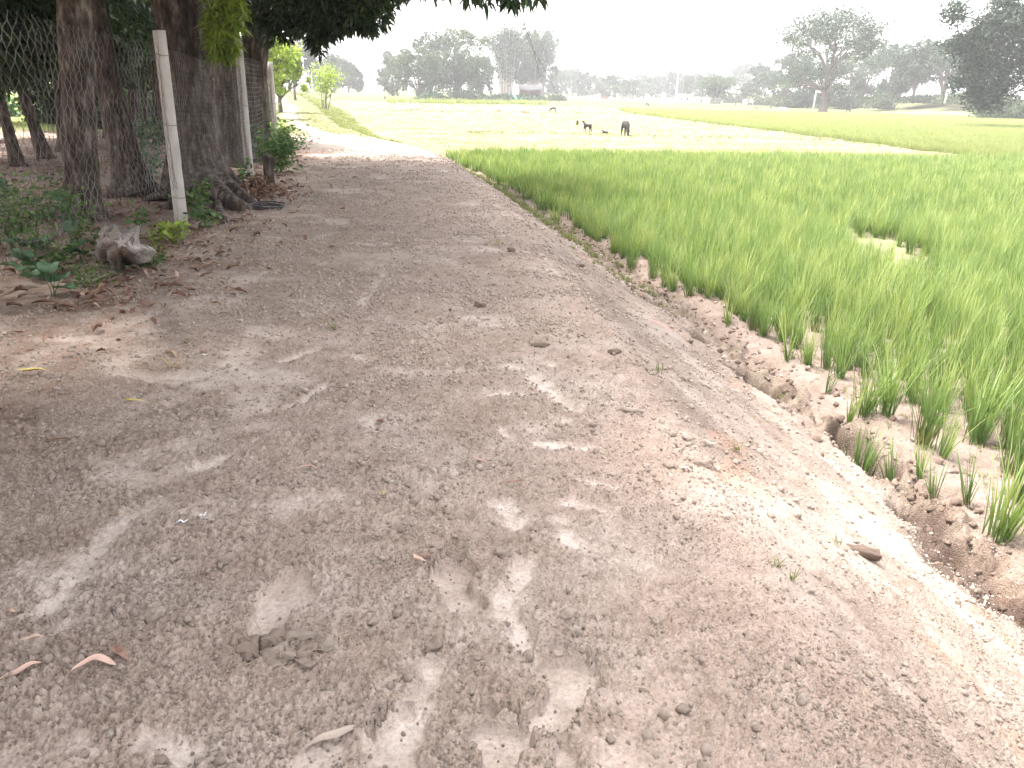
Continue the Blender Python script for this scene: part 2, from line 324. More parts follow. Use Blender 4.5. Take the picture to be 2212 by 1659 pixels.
# (heel, toe-line middle, width/length, side of big toe, depth)
FEET = [((1012, 1318), (962, 1222), .40, 1, .022), ((1190, 1552), (1240, 1412), .42, -1, .026), ((1050, 1700), (1090, 1545), .44, -1, .03),
        ((572, 1390), (640, 1265), .36, 0, .014), ((900, 1680), (845, 1550), .40, 1, .02)]
HOLE = [((1832, 940), (1890, 1020), .085, .15), ((1600, 812), (1650, 850), .10, .12), ((1500, 735), (1530, 748), .07, .08), ((1385, 650), (1420, 668), .09, .07), ((1300, 575), (1330, 592), .09, .07), ((1980, 1120), (2020, 1160), .12, .07), ((2080, 1230), (2150, 1290), .16, .08)]
def marks(x, y):
    dust = np.zeros(np.shape(x)); dep = np.zeros(np.shape(x)); flat = np.zeros(np.shape(x)); rim = np.zeros(np.shape(x))
    wx = x + .02 * noise(x * 14, y * 14, 41) + .008 * noise(x * 45, y * 45, 42); wy = y + .02 * noise(x * 14, y * 14, 43) + .008 * noise(x * 45, y * 45, 44)
    for (x1, y1, x2, y2, hw, d, du) in DUST:
        a, b = G(x1, y1), G(x2, y2); slant = math.hypot(np.linalg.norm((a + b) / 2), CAMH)
        r = hw / FPX * slant * 1.05
        q, t = seg_d(wx, wy, a, b); k = sstep((r * (1 + .5 * noise(x * 22, y * 22, 47)) - q) / (r * .85))
        dust = np.maximum(dust, k * du); flat = np.maximum(flat, k * min(1, du + .25)); dep = np.maximum(dep, k * d)
    wx = x + .004 * noise(x * 30, y * 30, 45); wy = y + .004 * noise(x * 30, y * 30, 46); fd = 1.5
    for (hl, to, wr, side, d) in FEET:
        a, b = G(*hl), G(*to); L = np.linalg.norm(b - a) / .74; u = (b - a) / np.linalg.norm(b - a); v = np.array((u[1], -u[0]))
        a = a - u * L * .13
        U = ((wx - a[0]) * u[0] + (wy - a[1]) * u[1]) / L; W = ((wx - a[0]) * v[0] + (wy - a[1]) * v[1]) / L * (side if side else 1)
        k = 99.0 * np.ones(np.shape(x))
        for (eu, ew, ru, rw) in ((.15, 0, .16, .17), (.38, -.05, .25, .14), (.64, 0, .19, wr * .62)):
            k = np.minimum(k, np.sqrt(((U - eu) / ru) ** 2 + ((W - ew) / rw) ** 2))
        toes = [(.93, .15, .095, .085), (.96, .02, .055, .045), (.93, -.07, .05, .042), (.87, -.15, .048, .04), (.79, -.22, .045, .04)] if side else [(.84, 0, .15, .13)]
        for (eu, ew, ru, rw) in toes: k = np.minimum(k, np.sqrt(((U - eu) / ru) ** 2 + ((W - ew) / rw) ** 2))
        m = sstep((1.10 - k) / .14); dep = np.maximum(dep, m * d * fd); flat = np.maximum(flat, m); dust = np.maximum(dust, m * .6)
        rim = np.maximum(rim, np.exp(-((k - 1.28) / .16) ** 2) * d * .3)
    return dust, dep, flat, rim
def height(x, y, near=False):
    c, t = cx(y), tx(y)
    s = sstep((x - c + .12) / (t - c + .12)); s = .35 * s + .65 * np.clip((x - c) / (t - c), 0, 1)
    z = -.5 * s
    right = sstep((x - t) / .3)
    z = z + .14 * bund(x, y) * right
    z = z + .02 * fbm(x * .8, y * .8, 3, 20) * (1 - .3 * right)
    # bank beyond the fields on the right
    bk = sstep((x - (52 + .0 * y)) / 14) * sstep((y - 100) / 40)
    z = z + bk * (2.0 + .35 * fbm(x * .06, y * .06, 3, 31))
    # slumped edge between the bank's foot and the paddy
    nearm = np.clip((12.5 - y) / 2.5, 0, 1)
    off = x - t - .16 - .05 * noise(y * 1.6, y * 0, 50)
    dn = .5 + .5 * noise(y * 1.9, y * 0 + 3, 51)
    z = z - nearm * (.02 + .05 * np.clip(dn, 0, 1)) * np.exp(-(off / .13) ** 2)
    z = z + nearm * .05 * np.exp(-((off - .30) / .12) ** 2)
    # hollow beyond the fence
    z = z - .04 * sstep((fx(y) - x) / 1.0) * (y < 40)
    return z
def build_ground(x, y, near):
    sh = x.shape; c, t = cx(y), tx(y)
    z = height(x, y)
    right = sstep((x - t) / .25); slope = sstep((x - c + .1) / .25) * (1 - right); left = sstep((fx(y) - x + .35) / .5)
    pathz = (1 - right)
    col_s = np.array((.352, .282, .236)); pale = np.array((.475, .41, .365)); red = np.array((.25, .17, .135)); pinkpale = np.array((.40, .335, .30))
    n1 = fbm(x * 1.3, y * 1.3, 4, 60); n2 = fbm(x * 5, y * 5, 3, 64)
    col = col_s[None] * np.ones(sh + (3,))
    def mixc(col, cc, k): k = np.clip(k, 0, 1)[..., None]; return col * (1 - k) + np.array(cc) * k
    col = mixc(col, (.40, .338, .295), sstep((n1 + .1) * 1.2) * .6)
    flat = np.zeros(sh); dust = np.zeros(sh)
    if near:
        dust, dep, flat, rim = marks(x, y)
        # natural dusty sheets, more of them towards the fence, drawn out across the path
        w1 = fbm(x * 1.1 + 9, y * 1.6, 4, 70); left_b = sstep((cx(y) - 1.4 - x) / 1.6)
        nd = sstep((w1 - .42 + .42 * left_b * np.clip((y - 2.2) / 2, 0, 1)) * 2.6) * (1 - slope) * (1 - right) * (1 - sstep((x - .25) / .3) * np.clip((4.5 - y) / 1.5, 0, 1))
        dust = np.maximum(dust, nd * .55); flat = np.maximum(flat, nd * .65)
        q = (cx(y) - x); grit = sstep((fbm(x * 3, y * 3, 3, 80) + .35) * 1.4)
        sl = sstep((fbm((x - tx(y)) * 3.2 + .6 * y, y * .9, 4, 75) + .12) * 1.7)
        z = z - dep + rim
        z = z + .014 * fbm(x * 2.6, y * 2.6, 4, 82) * (1 - .6 * flat)
        k1 = (1 - flat * .93)
        cr = lumps(x * 42, y * 42, 85) * .015 * np.clip(.4 + grit, 0, 1) + lumps(x * 80 + 3, y * 80, 86) * .011 + lumps(x * 16, y * 16, 87) * .013 * sstep((noise(x * 2.2, y * 2.2, 88) - .05) * 2.5)
        fade = np.clip(1.25 - y / 14, .25, 1)
        z = z + cr * k1 * fade * (1 - right * .5) * (1 - slope * (.35 + .5 * sl))
        z = z + .004 * noise(x * 60, y * 60, 90) * k1
        # furrows combed down the bank
        z = z + slope * .010 * noise((x - cx(y)) * 7 + y * 2.5, y * 9, 91)
        # broken clods in the ditch
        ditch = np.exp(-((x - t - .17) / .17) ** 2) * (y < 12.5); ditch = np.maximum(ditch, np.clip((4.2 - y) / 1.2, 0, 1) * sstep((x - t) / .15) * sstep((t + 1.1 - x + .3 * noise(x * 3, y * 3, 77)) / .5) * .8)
        z = z + ditch * (.03 * lumps(x * 9, y * 9, 78) + .014 * lumps(x * 22, y * 22, 79)) + ditch * (.09 * np.abs(fbm(x * 6, y * 6, 4, 92)) - .03)
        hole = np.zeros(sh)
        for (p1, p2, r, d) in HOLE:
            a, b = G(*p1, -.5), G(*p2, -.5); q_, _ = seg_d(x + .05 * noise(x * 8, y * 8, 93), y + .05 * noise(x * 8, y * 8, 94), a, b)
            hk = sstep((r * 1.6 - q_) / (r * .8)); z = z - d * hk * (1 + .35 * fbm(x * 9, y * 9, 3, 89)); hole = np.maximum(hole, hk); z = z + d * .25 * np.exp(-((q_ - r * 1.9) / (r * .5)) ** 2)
        col = mixc(col, pale, dust * (.9 + .5 * np.clip(n2, -.5, .5)))
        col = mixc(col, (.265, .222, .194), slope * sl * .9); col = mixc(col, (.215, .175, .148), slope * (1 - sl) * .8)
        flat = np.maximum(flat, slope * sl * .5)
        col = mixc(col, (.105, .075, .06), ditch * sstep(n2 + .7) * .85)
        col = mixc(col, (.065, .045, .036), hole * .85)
        col = mixc(col, (.36, .21, .15), slope * sstep((noise(x * 2.4, y * 2.4, 95) - .45) * 4) * .4)
    # litter strip along the fence and orchard floor
    col = mixc(col, red, np.clip(left * (.55 + .5 * n2), 0, .9))
    strip = np.exp(-((x - fx(y) - .35) / .45) ** 2) * (y < 24)
    col = mixc(col, (.30, .215, .17), np.clip(strip * (.6 + n2), 0, .8))
    col = mixc(col, pinkpale, left * sstep((fbm(x * .5, y * .5, 3, 97) - .05) * 2.5) * .7)
    # grass beyond the fresh soil
    gr = sstep((y - 24.5 + 1.5 * noise(x * .8, y * .8, 98)) / 2.5) * pathz
    bare = sstep((y - 19.3 + .8 * noise(x, y * 2, 96)) / 1.0) * (1 - gr) * pathz * (x > fx(y) + .5)
    col = mixc(col, (.33, .28, .25), bare * .85)
    gcol = np.array((.13, .14, .06))
    col = mixc(col, gcol, gr * (.85 + .3 * n2))
    for off in (1.55, 3.0):                                  # wheel ruts of the track
        rc = cx(y) - off - .2 * np.sin(y * .21) - .02 * np.clip(y - 30, 0, 100)
        rut = np.exp(-((x - rc) / (.24 + .004 * y)) ** 2) * (y > 20) * (y < 130) * sstep((n2 + 1.0))
        col = mixc(col, (.30, .265, .22), rut)
    og = sstep((y - 23 + 2 * n1) / 4) * left
    col = mixc(col, (.20, .24, .08), og)
    # paddy and pasture
    keep = col.copy() if near else None; hk_ = (np.clip(hole * .9 + ditch * .75 * sstep(n2 + .7), 0, 1) if near else 0)
    mud = np.array((.195, .155, .132)); past = np.array((.155, .158, .08))
    inplot = right * (y < 25.0 + x * .18) ; inplot2 = right * in_plot2(x, y)
    col = mixc(col, past, right * (.9 + .25 * n1)); col = mixc(col, (.18, .165, .105), right * sstep((fbm(x * .3, y * .8, 4, 99) - .05) * 2) * .6)
    col = mixc(col, mud, inplot * 1.0)
    col = mixc(col, (.16, .17, .08), inplot * sstep((x - t - .9) / 1.5) * sstep(.6 + n2) * .8)
    col = mixc(col, (.10, .12, .05), inplot2)
    col = mixc(col, (.115, .13, .06), right * sstep((y - 103 - .2 * x) / 10) * .9)
    col = mixc(col, (.13, .125, .07), bund(x, y) * right * .5 * (.8 + .5 * n2))
    bk = sstep((x - 52) / 14) * sstep((y - 100) / 40); col = mixc(col, (.075, .07, .042), bk * .95)
    if near: col = col * (1 - hk_[..., None]) + keep * hk_[..., None]
    return z, col, flat
P2 = np.array([(10.6, 73.5), (14.7, 45), (16.3, 29.9), (18.5, 28.6), (26, 30), (75, 100), (67, 107), (34, 96), (11, 94)])
def in_poly(x, y, P):
    r = np.zeros(np.shape(x), bool)
    for i in range(len(P)):
        (x1, y1), (x2, y2) = P[i], P[i - 1]
        cnd = ((y1 > y) != (y2 > y)) & (x < (x2 - x1) * (y - y1) / (y2 - y1 + 1e-9) + x1); r ^= cnd
    return r
def in_plot2(x, y): return in_poly(x, y, P2).astype(float)
def grid_faces(nr, nc):
    i = np.arange(nr - 1)[:, None] * nc; j = np.arange(nc - 1)[None]
    return np.stack((i + j, i + j + 1, i + nc + j + 1, i + nc + j), -1).reshape(-1, 4)
NR, NC, Y0, Y1 = 980, 620, 1.05, 31.0
yy = np.exp(np.linspace(math.log(Y0), math.log(Y1), NR)); uu = np.linspace(-.86, .93, NC)
Yg, Ug = np.meshgrid(yy, uu, indexing='ij'); Xg = Yg * Ug
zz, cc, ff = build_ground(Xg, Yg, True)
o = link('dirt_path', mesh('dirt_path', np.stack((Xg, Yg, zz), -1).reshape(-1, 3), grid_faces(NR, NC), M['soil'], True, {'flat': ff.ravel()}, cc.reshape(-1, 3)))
tag(o, 'churned brown soil path with bare footprints and a pale sloping side', kind='structure')
NEARZ = zz
def near_z(x, y):
    x = np.asarray(x, float); y = np.asarray(y, float)
    i = np.clip((np.log(np.clip(y, Y0, Y1)) - math.log(Y0)) / (math.log(Y1) - math.log(Y0)) * (NR - 1), 0, NR - 1).astype(int)
    j = np.clip((x / y + .86) / 1.79 * (NC - 1), 0, NC - 1).astype(int)
    ok = (y > Y0) & (y < Y1) & (x / y > -.86) & (x / y < .93)
    return np.where(ok, NEARZ[i, j], height(x, y))
def near_flat(x, y):
    i = np.clip((np.log(np.clip(y, Y0, Y1)) - math.log(Y0)) / (math.log(Y1) - math.log(Y0)) * (NR - 1), 0, NR - 1).astype(int)
    j = np.clip((x / y + .86) / 1.79 * (NC - 1), 0, NC - 1).astype(int)
    return ff[i, j]
# coarse ground all round, sunk a little under the fine sheet
s = np.linspace(-1, 1, 380); xs = np.sinh(s * 6.2) / math.sinh(6.2) * 900
ys = np.concatenate((np.linspace(-40, 0, 30, endpoint=False), np.linspace(0, 34, 120, endpoint=False), 34 * np.exp(np.linspace(0, math.log(1500 / 34), 230))))
Yc, Xc = np.meshgrid(ys, xs, indexing='ij'); zc, c2, f2 = build_ground(Xc, Yc, False)
inside = np.clip((Yc - Y0 - .3) * 3, 0, 1) * np.clip((Y1 - .4 - Yc) * 2, 0, 1) * np.clip((Xc + .86 * Yc - .2) * 2, 0, 1) * np.clip((.93 * Yc - .2 - Xc) * 2, 0, 1)
zc = zc - .32 * inside - .03 * (inside <= 0) * (Yc < 31)
o = link('ground', mesh('ground', np.stack((Xc, Yc, zc), -1).reshape(-1, 3), grid_faces(len(ys), len(xs)), M['soilfar'], True, {'flat': f2.ravel()}, c2.reshape(-1, 3)))
tag(o, 'flat pasture and paddy land reaching to the distant tree line', kind='structure')

# ------------------------------------------------------------------ geometry-node scatter for uncountable stuff
def scatter(name, pts, scl, rotz, protos, label, mat_unused=None, tilt=0.25, flatten=None):
    col = bpy.data.collections.new(name + '_pieces')
    for k, me in enumerate(protos):
        ob = bpy.data.objects.new(name + '_piece', me); col.objects.link(ob)
    N = len(pts); me = bpy.data.meshes.new(name); me.vertices.add(N); me.vertices.foreach_set('co', np.asarray(pts, np.float32).ravel())
    rs = np.random.RandomState(N % 1000)
    S = np.asarray(scl, np.float32); S = np.repeat(S[:, None], 3, 1) if S.ndim == 1 else S
    a = me.attributes.new('scl', 'FLOAT_VECTOR', 'POINT'); a.data.foreach_set('vector', np.ascontiguousarray(S, np.float32).ravel())
    R = np.stack((rs.normal(0, tilt, N), rs.normal(0, tilt, N), rotz), -1).astype(np.float32)
    a = me.attributes.new('rot', 'FLOAT_VECTOR', 'POINT'); a.data.foreach_set('vector', R.ravel())
    a = me.attributes.new('pick', 'INT', 'POINT'); a.data.foreach_set('value', rs.randint(0, len(protos), N).astype(np.int32))
    o = link(name, me)
    g = bpy.data.node_groups.new(name, 'GeometryNodeTree')
    g.interface.new_socket('Geometry', in_out='INPUT', socket_type='NodeSocketGeometry'); g.interface.new_socket('Geometry', in_out='OUTPUT', socket_type='NodeSocketGeometry')
    n, l = g.nodes, g.links; gi = n.new('NodeGroupInput'); go = n.new('NodeGroupOutput')
    ci = n.new('GeometryNodeCollectionInfo'); ci.inputs['Collection'].default_value = col; ci.inputs['Separate Children'].default_value = True; ci.inputs['Reset Children'].default_value = True
    ip = n.new('GeometryNodeInstanceOnPoints'); ip.inputs['Pick Instance'].default_value = True
    def na(nm, t):
        q = n.new('GeometryNodeInputNamedAttribute'); q.data_type = t; q.inputs[0].default_value = nm; return q.outputs[0]
    l.new(gi.outputs[0], ip.inputs['Points']); l.new(ci.outputs[0], ip.inputs['Instance'])
    l.new(na('pick', 'INT'), ip.inputs['Instance Index']); l.new(na('rot', 'FLOAT_VECTOR'), ip.inputs['Rotation']); l.new(na('scl', 'FLOAT_VECTOR'), ip.inputs['Scale'])
    l.new(ip.outputs[0], go.inputs[0])
    md = o.modifiers.new('scatter', 'NODES'); md.node_group = g
    return tag(o, label, kind='stuff')
# ------------------------------------------------------------------ clods
def ico(sub=1):
    import bmesh
    b = bmesh.new(); bmesh.ops.create_icosphere(b, subdivisions=sub, radius=1); V = np.array([v.co[:] for v in b.verts]); F = np.array([[v.index for v in f.verts] for f in b.faces]); b.free(); return V, F
ICO1, ICO2, ICO3 = ico(1), ico(2), ico(3)
def clod_mesh(name, seed, base=ICO1, rough=.28, mat='clod', squash=.7, tint=.5):
    rs = np.random.RandomState(seed); V, F = base; V = V.copy()
    k = 1 + rough * fbm(V[:, 0] * 1.3 + seed, V[:, 1] * 1.3 + V[:, 2] * 1.7, 3, seed % 50)
    V = V * k[:, None] * np.array((1, rs.uniform(.7, 1), squash)); n = rs.normal(size=(3, 3))
    for q in unit(n): d = V @ q; V = V - np.maximum(d - .62, 0)[:, None] * q      # broken faces
    return mesh(name, V, F, M[mat], len(base[0]) > 100, {'tint': np.clip(tint + .3 * rs.normal(size=len(V)) * .5, 0, 1)})
crumbs = [clod_mesh('crumb', 100 + k, tint=.35 + .12 * (k % 4)) for k in range(7)]
def near_pts(n, ymin, ymax, p=1.0, seed=0, umin=-.80, umax=.88):
    rs = np.random.RandomState(seed); y = ymin * (ymax / ymin) ** (rs.rand(n) ** p); x = y * rs.uniform(umin, umax, n); return x, y, rs
x, y, rs = near_pts(105000, 1.15, 16, 1.25, 5)
k = (x < tx(y) + .25) & (x > fx(y) - .2)
k &= rs.rand(len(x)) < np.clip(.35 + .75 * fbm(x * 1.7, y * 1.7, 3, 80), .12, 1) * (1 - .93 * near_flat(x, y))
x, y = x[k], y[k]; sz = np.clip(rs.gamma(2.0, .0011, len(x)) + .0012 + .0005 * y, .0018, .012)
scatter('soil_crumbs', np.stack((x, y, near_z(x, y) + sz * .25), -1), sz, rs.rand(len(x)) * 6.28, crumbs, 'small loose crumbs of dry soil strewn over the path', tilt=.6)
x, y, rs = near_pts(130000, 2.6, 20, .9, 15)
k = (x < tx(y) + .1) & (x > fx(y) - .2) & (rs.rand(len(x)) < np.clip((y - 2.6) / 2.6, 0, 1) ** .8); k &= rs.rand(len(x)) < np.clip(.40 + .9 * fbm(x * 1.2, y * 1.6, 4, 180), .10, 1) * (1 - .85 * near_flat(x, y)) * np.where(x > cx(y) + .1, .2, 1)
x, y = x[k], y[k]; sz = np.clip(rs.gamma(1.8, .0022, len(x)) + .0012 + .0011 * y, .003, .03)
scatter('gritty_soil', np.stack((x, y, near_z(x, y) + sz * .12), -1), sz, rs.rand(len(x)) * 6.28, [clod_mesh('grit', 140 + k, tint=.30 + .11 * k) for k in range(5)], 'coarse grit and small clods covering the middle of the path', tilt=.6)
x, y, rs = near_pts(1300, 1.2, 14, .8, 6)
k = (x < tx(y) + .7) & (x > fx(y) - .3) & ((near_flat(x, y) < .5) | (rs.rand(len(x)) < .12)); k &= (noise(x * 1.1, y * 1.1, 33) > -.25) | (np.abs(x - tx(y) - .2) < .35)
x, y = x[k], y[k]; sz = np.clip(rs.gamma(2.0, .003, len(x)) + .005 + .0008 * y, .005, .02)
scatter('soil_lumps', np.stack((x, y, near_z(x, y) + sz * .2), -1), sz, rs.rand(len(x)) * 6.28, [clod_mesh('lump', 300 + k, ICO2, .45, tint=.4 + .05 * k) for k in range(5)], 'thumb sized lumps of broken soil lying among the crumbs', tilt=.5)
# ditch clods
rs = np.random.RandomState(9); n = 1300; y = rs.uniform(2.3, 12.5, n); x = tx(y) + rs.normal(.2, .16, n); sz = np.clip(rs.gamma(1.6, .006, n) + .005, .006, .035)
scatter('ditch_rubble', np.stack((x, y, near_z(x, y) + sz * .15), -1), sz, rs.rand(n) * 6.28, [clod_mesh('rubble', 320 + k, ICO2, .5, 'darkclod', tint=.3 + .1 * k) for k in range(5)], 'broken dark soil heaped in the ditch below the bank', tilt=.5)

CLODS = [((1865, 1215), (.085, .028, .035), -34, 'darkclod', 'long dark brown clod on the pale bank, dark side towards the path', -.33),
         ((1160, 745), (.09, .035, .022), -15, 'darkclod', 'flat dark slab of soil lying across the middle of the path', 0),
         ((1365, 893), (.06, .03, .025), -25, 'clod', 'long brown clod near the edge of the path below the flat slab', 0),
         ((1520, 1012), (.045, .035, .032), 10, 'clod', 'fist sized rounded clod at the path edge, nearest the ditch holes', -.1),
         ((1085, 1190), (.034, .028, .026), 20, 'clod', 'angular clod between the footprints in the middle of the path', 0),
         ((335, 1338), (.030, .024, .026), 40, 'clod', 'pale angular clod near the bottom left beside the long dusty scrape', 0),
         ((488, 1213), (.036, .026, .022), 12, 'clod', 'grey flat topped clod alone in the left middle of the path', 0),
         ((262, 1072), (.022, .016, .012), 0, 'clod', 'small pale rounded clod just above the long dusty scrape', 0),
         ((1225, 1335), (.026, .022, .02), 20, 'clod', 'dark clod at the top of the cluster above the right footprint', 0),
         ((1252, 1352), (.026, .02, .02), 80, 'clod', 'middle clod of the cluster above the right footprint', 0),
         ((1242, 1372), (.022, .02, .016), 0, 'clod', 'lowest clod of the cluster above the right footprint', 0),
         ((940, 1395), (.032, .026, .02), 30, 'clod', 'pale lump right of the rooty sod near the bottom', 0),
         ((805, 1350), (.02, .016, .014), 30, 'clod', 'round lump of dry soil above the rooty sod', 0),
         ((565, 1215), (.014, .012, .012), 30, 'clod', 'tiny round clod right of the grey flat topped clod', 0),
         ((1105, 545), (.05, .04, .035), 0, 'darkclod', 'dark clod far up the path near its grassy edge', 0),
         ((1035, 662), (.05, .045, .03), 0, 'darkclod', 'dark crumbly clod in the middle of the path', 0),
         ((1250, 570), (.06, .03, .03), -30, 'darkclod', 'dark clod stuck in the crest of the bank', -.05),
         ((1325, 765), (.045, .03, .028), -8, 'darkclod', 'dark clod on the crest above the long brown clod', -.02),
         ((1445, 1010), (.03, .025, .02), 10, 'clod', 'small crumbling clod left of the fist sized one', 0),
         ((1740, 1295), (.028, .022, .02), 10, 'clod', 'clod low on the pale bank', -.2), ]
for (p, s3, rz, mt, lab, z0) in CLODS:
    a = G(*p, z0); q = float(near_z(a[0], a[1]))
    a = G(*p, q); q = float(near_z(a[0], a[1]))
    me = clod_mesh('soil_clod', int(p[0]), ICO3, .4, mt, .85, .5); ob = link('soil_clod', me); ob.location = (a[0], a[1], q + s3[2] * .35)
    ob.scale = s3; ob.rotation_euler = (random.uniform(-.2, .2), random.uniform(-.2, .2), math.radians(rz)); tag(ob, lab, 'clod', 'clods of soil on the path')
# sod full of roots near the bottom
a = G(600, 1425); b3 = np.array((a[0], a[1], float(near_z(*a))))
t = thing('rooty_sod', 'broken sod of soil with thin roots sticking out near the bottom of the picture', 'sod', b3)
for k, (dx, dy, s_) in enumerate(((0, 0, .055), (.07, .02, .05), (-.09, .03, .06), (.03, .08, .05), (.13, .05, .04), (-.03, .06, .045), (.09, -.03, .03))):
    ob = link('soil_lump', clod_mesh('soil_lump', 500 + k, ICO3, .6, 'clod', .8, .3 if k % 2 else .45), t); ob.location = (dx, dy, .0); ob.scale = (s_, s_ * .8, s_ * .6); ob.rotation_euler = (0, 0, k)
mb = MB(); rs = np.random.RandomState(4)
for k in range(34):
    p = np.array((rs.normal(.01, .06), rs.normal(.01, .035), .02)); d = rs.normal(size=3) * (.035, .03, .008); q = p + d + (0, 0, .004); e = q + rs.normal(size=3) * (.02, .02, .01)
    V, F = tube(spline([p, q, e], 6), np.full(6, .0009), 3); mb.add(V, F, rs.rand())
mb.build('roots', M['root'], t)

# ------------------------------------------------------------------ fallen leaves, twigs, scraps
def curl_leaf(name, L, W, curl, seed, mat, twist=.6):
    rs = np.random.RandomState(seed); n = 11; u = np.linspace(0, 1, n); ang = curl * (u - .5)
    xx = np.cumsum(np.cos(ang)) / n * L; yy_ = np.cumsum(np.sin(ang)) / n * L * .9; zz_ = .004 + .3 * W * np.sin(u * 3.1) + .35 * W * rs.rand() * np.sin(u * 5 + rs.rand() * 4) ** 2
    xx -= xx.mean(); yy_ -= yy_.mean()
    w_ = W * np.sin(np.clip(u * 3.14, .05, 3.09)) ** .7 / 2 * (1 - .25 * u)
    nx, ny = -np.sin(ang), np.cos(ang); V = []
    for s_ in (-1, 0, 1): V.append(np.stack((xx + s_ * w_ * nx, yy_ + s_ * w_ * ny, zz_ + (abs(s_)) * w_ * twist * (1 + .5 * np.sin(u * 6 + seed))), -1))
    V = np.stack(V, 1).reshape(-1, 3); F = []
    for i in range(n - 1):
        for j in (0, 1): F.append((3 * i + j, 3 * i + j + 1, 3 * i + 4 + j, 3 * i + 3 + j))
    me = mesh(name, V, F, M[mat], True, {'tint': np.clip(np.repeat(rs.uniform(.2, .8) + .15 * np.sin(u * 3), 3), 0, 1)})
    return me
def drop_leaf(p, L, W, curl, rz, mat, label, grp=None, z0=0, tilt=0):
    a = G(*p, z0); q = float(near_z(a[0], a[1])); a = G(*p, q)
    ob = link('dead_leaf', curl_leaf('dead_leaf', L, W, curl, int(p[0] + p[1]), mat)); ob.location = (a[0], a[1], float(near_z(a[0], a[1])) + .006)
    ob.rotation_euler = (tilt, 0, math.radians(rz)); return tag(ob, label, 'leaf', grp or 'dead leaves on the path')
drop_leaf((205, 1445), .13, .028, 1.6, 195, 'pinkleaf', 'curved pinkish dead leaf bent like a sickle near the bottom left')
drop_leaf((50, 1455), .12, .024, .4, 42, 'pinkleaf', 'straight pale pink leaf at the left border near the bottom')
drop_leaf((262, 1422), .085, .03, .9, -40, 'deadleaf', 'brown broken leaf right of the sickle shaped one')
drop_leaf((70, 1392), .08, .018, .5, 20, 'deadleaf', 'dull brown leaf half buried above the straight pink leaf')
drop_leaf((28, 1330), .045, .014, .3, 5, 'pinkleaf', 'short pink leaf at the end of the long dusty scrape')
drop_leaf((905, 1222), .075, .018, 1.9, -50, 'pinkleaf', 'curled reddish leaf beside the toes of the middle footprint')
drop_leaf((920, 1207), .06, .016, .3, -12, 'deadleaf', 'thin red leaf lying above the curled reddish leaf')
drop_leaf((1110, 1048), .10, .016, .5, 14, 'deadleaf', 'narrow red brown leaf above the centre footprints')
drop_leaf((632, 878), .07, .02, 1.2, 80, 'deadleaf', 'dark red curled leaf standing at the end of a pale scrape', tilt=.9)
drop_leaf((735, 845), .12, .012, 1.8, -10, 'deadleaf', 'dark curved thin leaf right of the standing red leaf')
drop_leaf((665, 1018), .11, .012, 2.0, 175, 'pinkleaf', 'thin wiry leaf arched in the left middle of the path')
drop_leaf((825, 908), .08, .026, .9, -20, 'deadleaf', 'brown leaf beside a small square dent in the soil')
drop_leaf((65, 806), .20, .035, .5, 8, 'yellowleaf', 'orange yellow leaf pair lying at the left edge of the path')
drop_leaf((290, 872), .13, .018, .2, 0, 'yellowleaf', 'narrow yellow green leaf left of the path middle')
drop_leaf((128, 950), .14, .02, .8, 12, 'deadleaf', 'brown twisted leaf below the orange yellow leaf')
drop_leaf((205, 658), .20, .08, .5, -5, 'deadleaf', 'broad brown curled leaf under the large green leaves by the fence')
drop_leaf((100, 660), .22, .05, .8, 10, 'deadleaf', 'reddish leaf lying in the corner left of the broad brown one')
drop_leaf((1035, 1000), .075, .014, .3, -14, 'pinkleaf', 'grey pink leaf sliver on the open centre of the path')
drop_leaf((1530, 965), .09, .018, .3, -25, 'pinkleaf', 'pale leaf sliver near the crest of the bank', z0=-.05)
drop_leaf((1265, 573), .10, .03, .3, 70, 'deadleaf', 'red brown leaf stuck upright in the crest', tilt=1.2, z0=-.05)
drop_leaf((935, 480), .11, .035, .8, 20, 'pinkleaf', 'pink leaf fragments far up the path')
drop_leaf((1480, 1018), .05, .02, .4, -30, 'pinkleaf', 'small cream leaf between two clods near the crest', z0=-.08)
drop_leaf((725, 1605), .16, .03, .6, 28, 'clod', 'dust covered grey leaf lying flat at the bottom edge')
# many alike leaves along the fence
rs = np.random.RandomState(21); protos = [curl_leaf('dead_leaf', l_, w_, c_, 30 + i, 'deadleaf', t_) for i, (l_, w_, c_, t_) in enumerate(((.13, .034, .3, .9), (.10, .036, .9, -.8), (.14, .024, -1.3, 1.2), (.075, .03, .5, .5), (.11, .038, -.6, 1.4)))]
cnt = 0
while cnt < 110:
    y_ = 4.3 * (21 / 4.3) ** rs.rand(); x_ = fx(y_) + abs(rs.normal(0, .55)) - .25 + (rs.rand() < .25) * rs.rand() * 1.5
    if x_ < -.8 * y_: continue
    ob = link('dead_leaf', protos[rs.randint(5)]); ob.location = (x_, y_, float(near_z(x_, y_)) + .006); ob.rotation_euler = (rs.normal() * .25, rs.normal() * .25, rs.rand() * 6.28)
    s_ = rs.uniform(.6, 1.25); ob.scale = (s_, s_, s_); tag(ob, 'small curled brown leaf among the litter along the foot of the wire fence', 'leaf', 'leaf litter along the fence'); cnt += 1
n = 3800; y = 5.2 * (26 / 5.2) ** rs.rand(n); x = fx(y) + np.where(rs.rand(n) < .22, np.abs(rs.normal(0, .45, n)), -np.abs(rs.gamma(2, 1.6, n))) - .05
scatter('leaf_litter', np.stack((x, y, near_z(x, y) + .008), -1), rs.uniform(.5, 1.3, n), rs.rand(n) * 6.28, protos, 'dead brown leaves and scraps covering the orchard floor', tilt=.3)
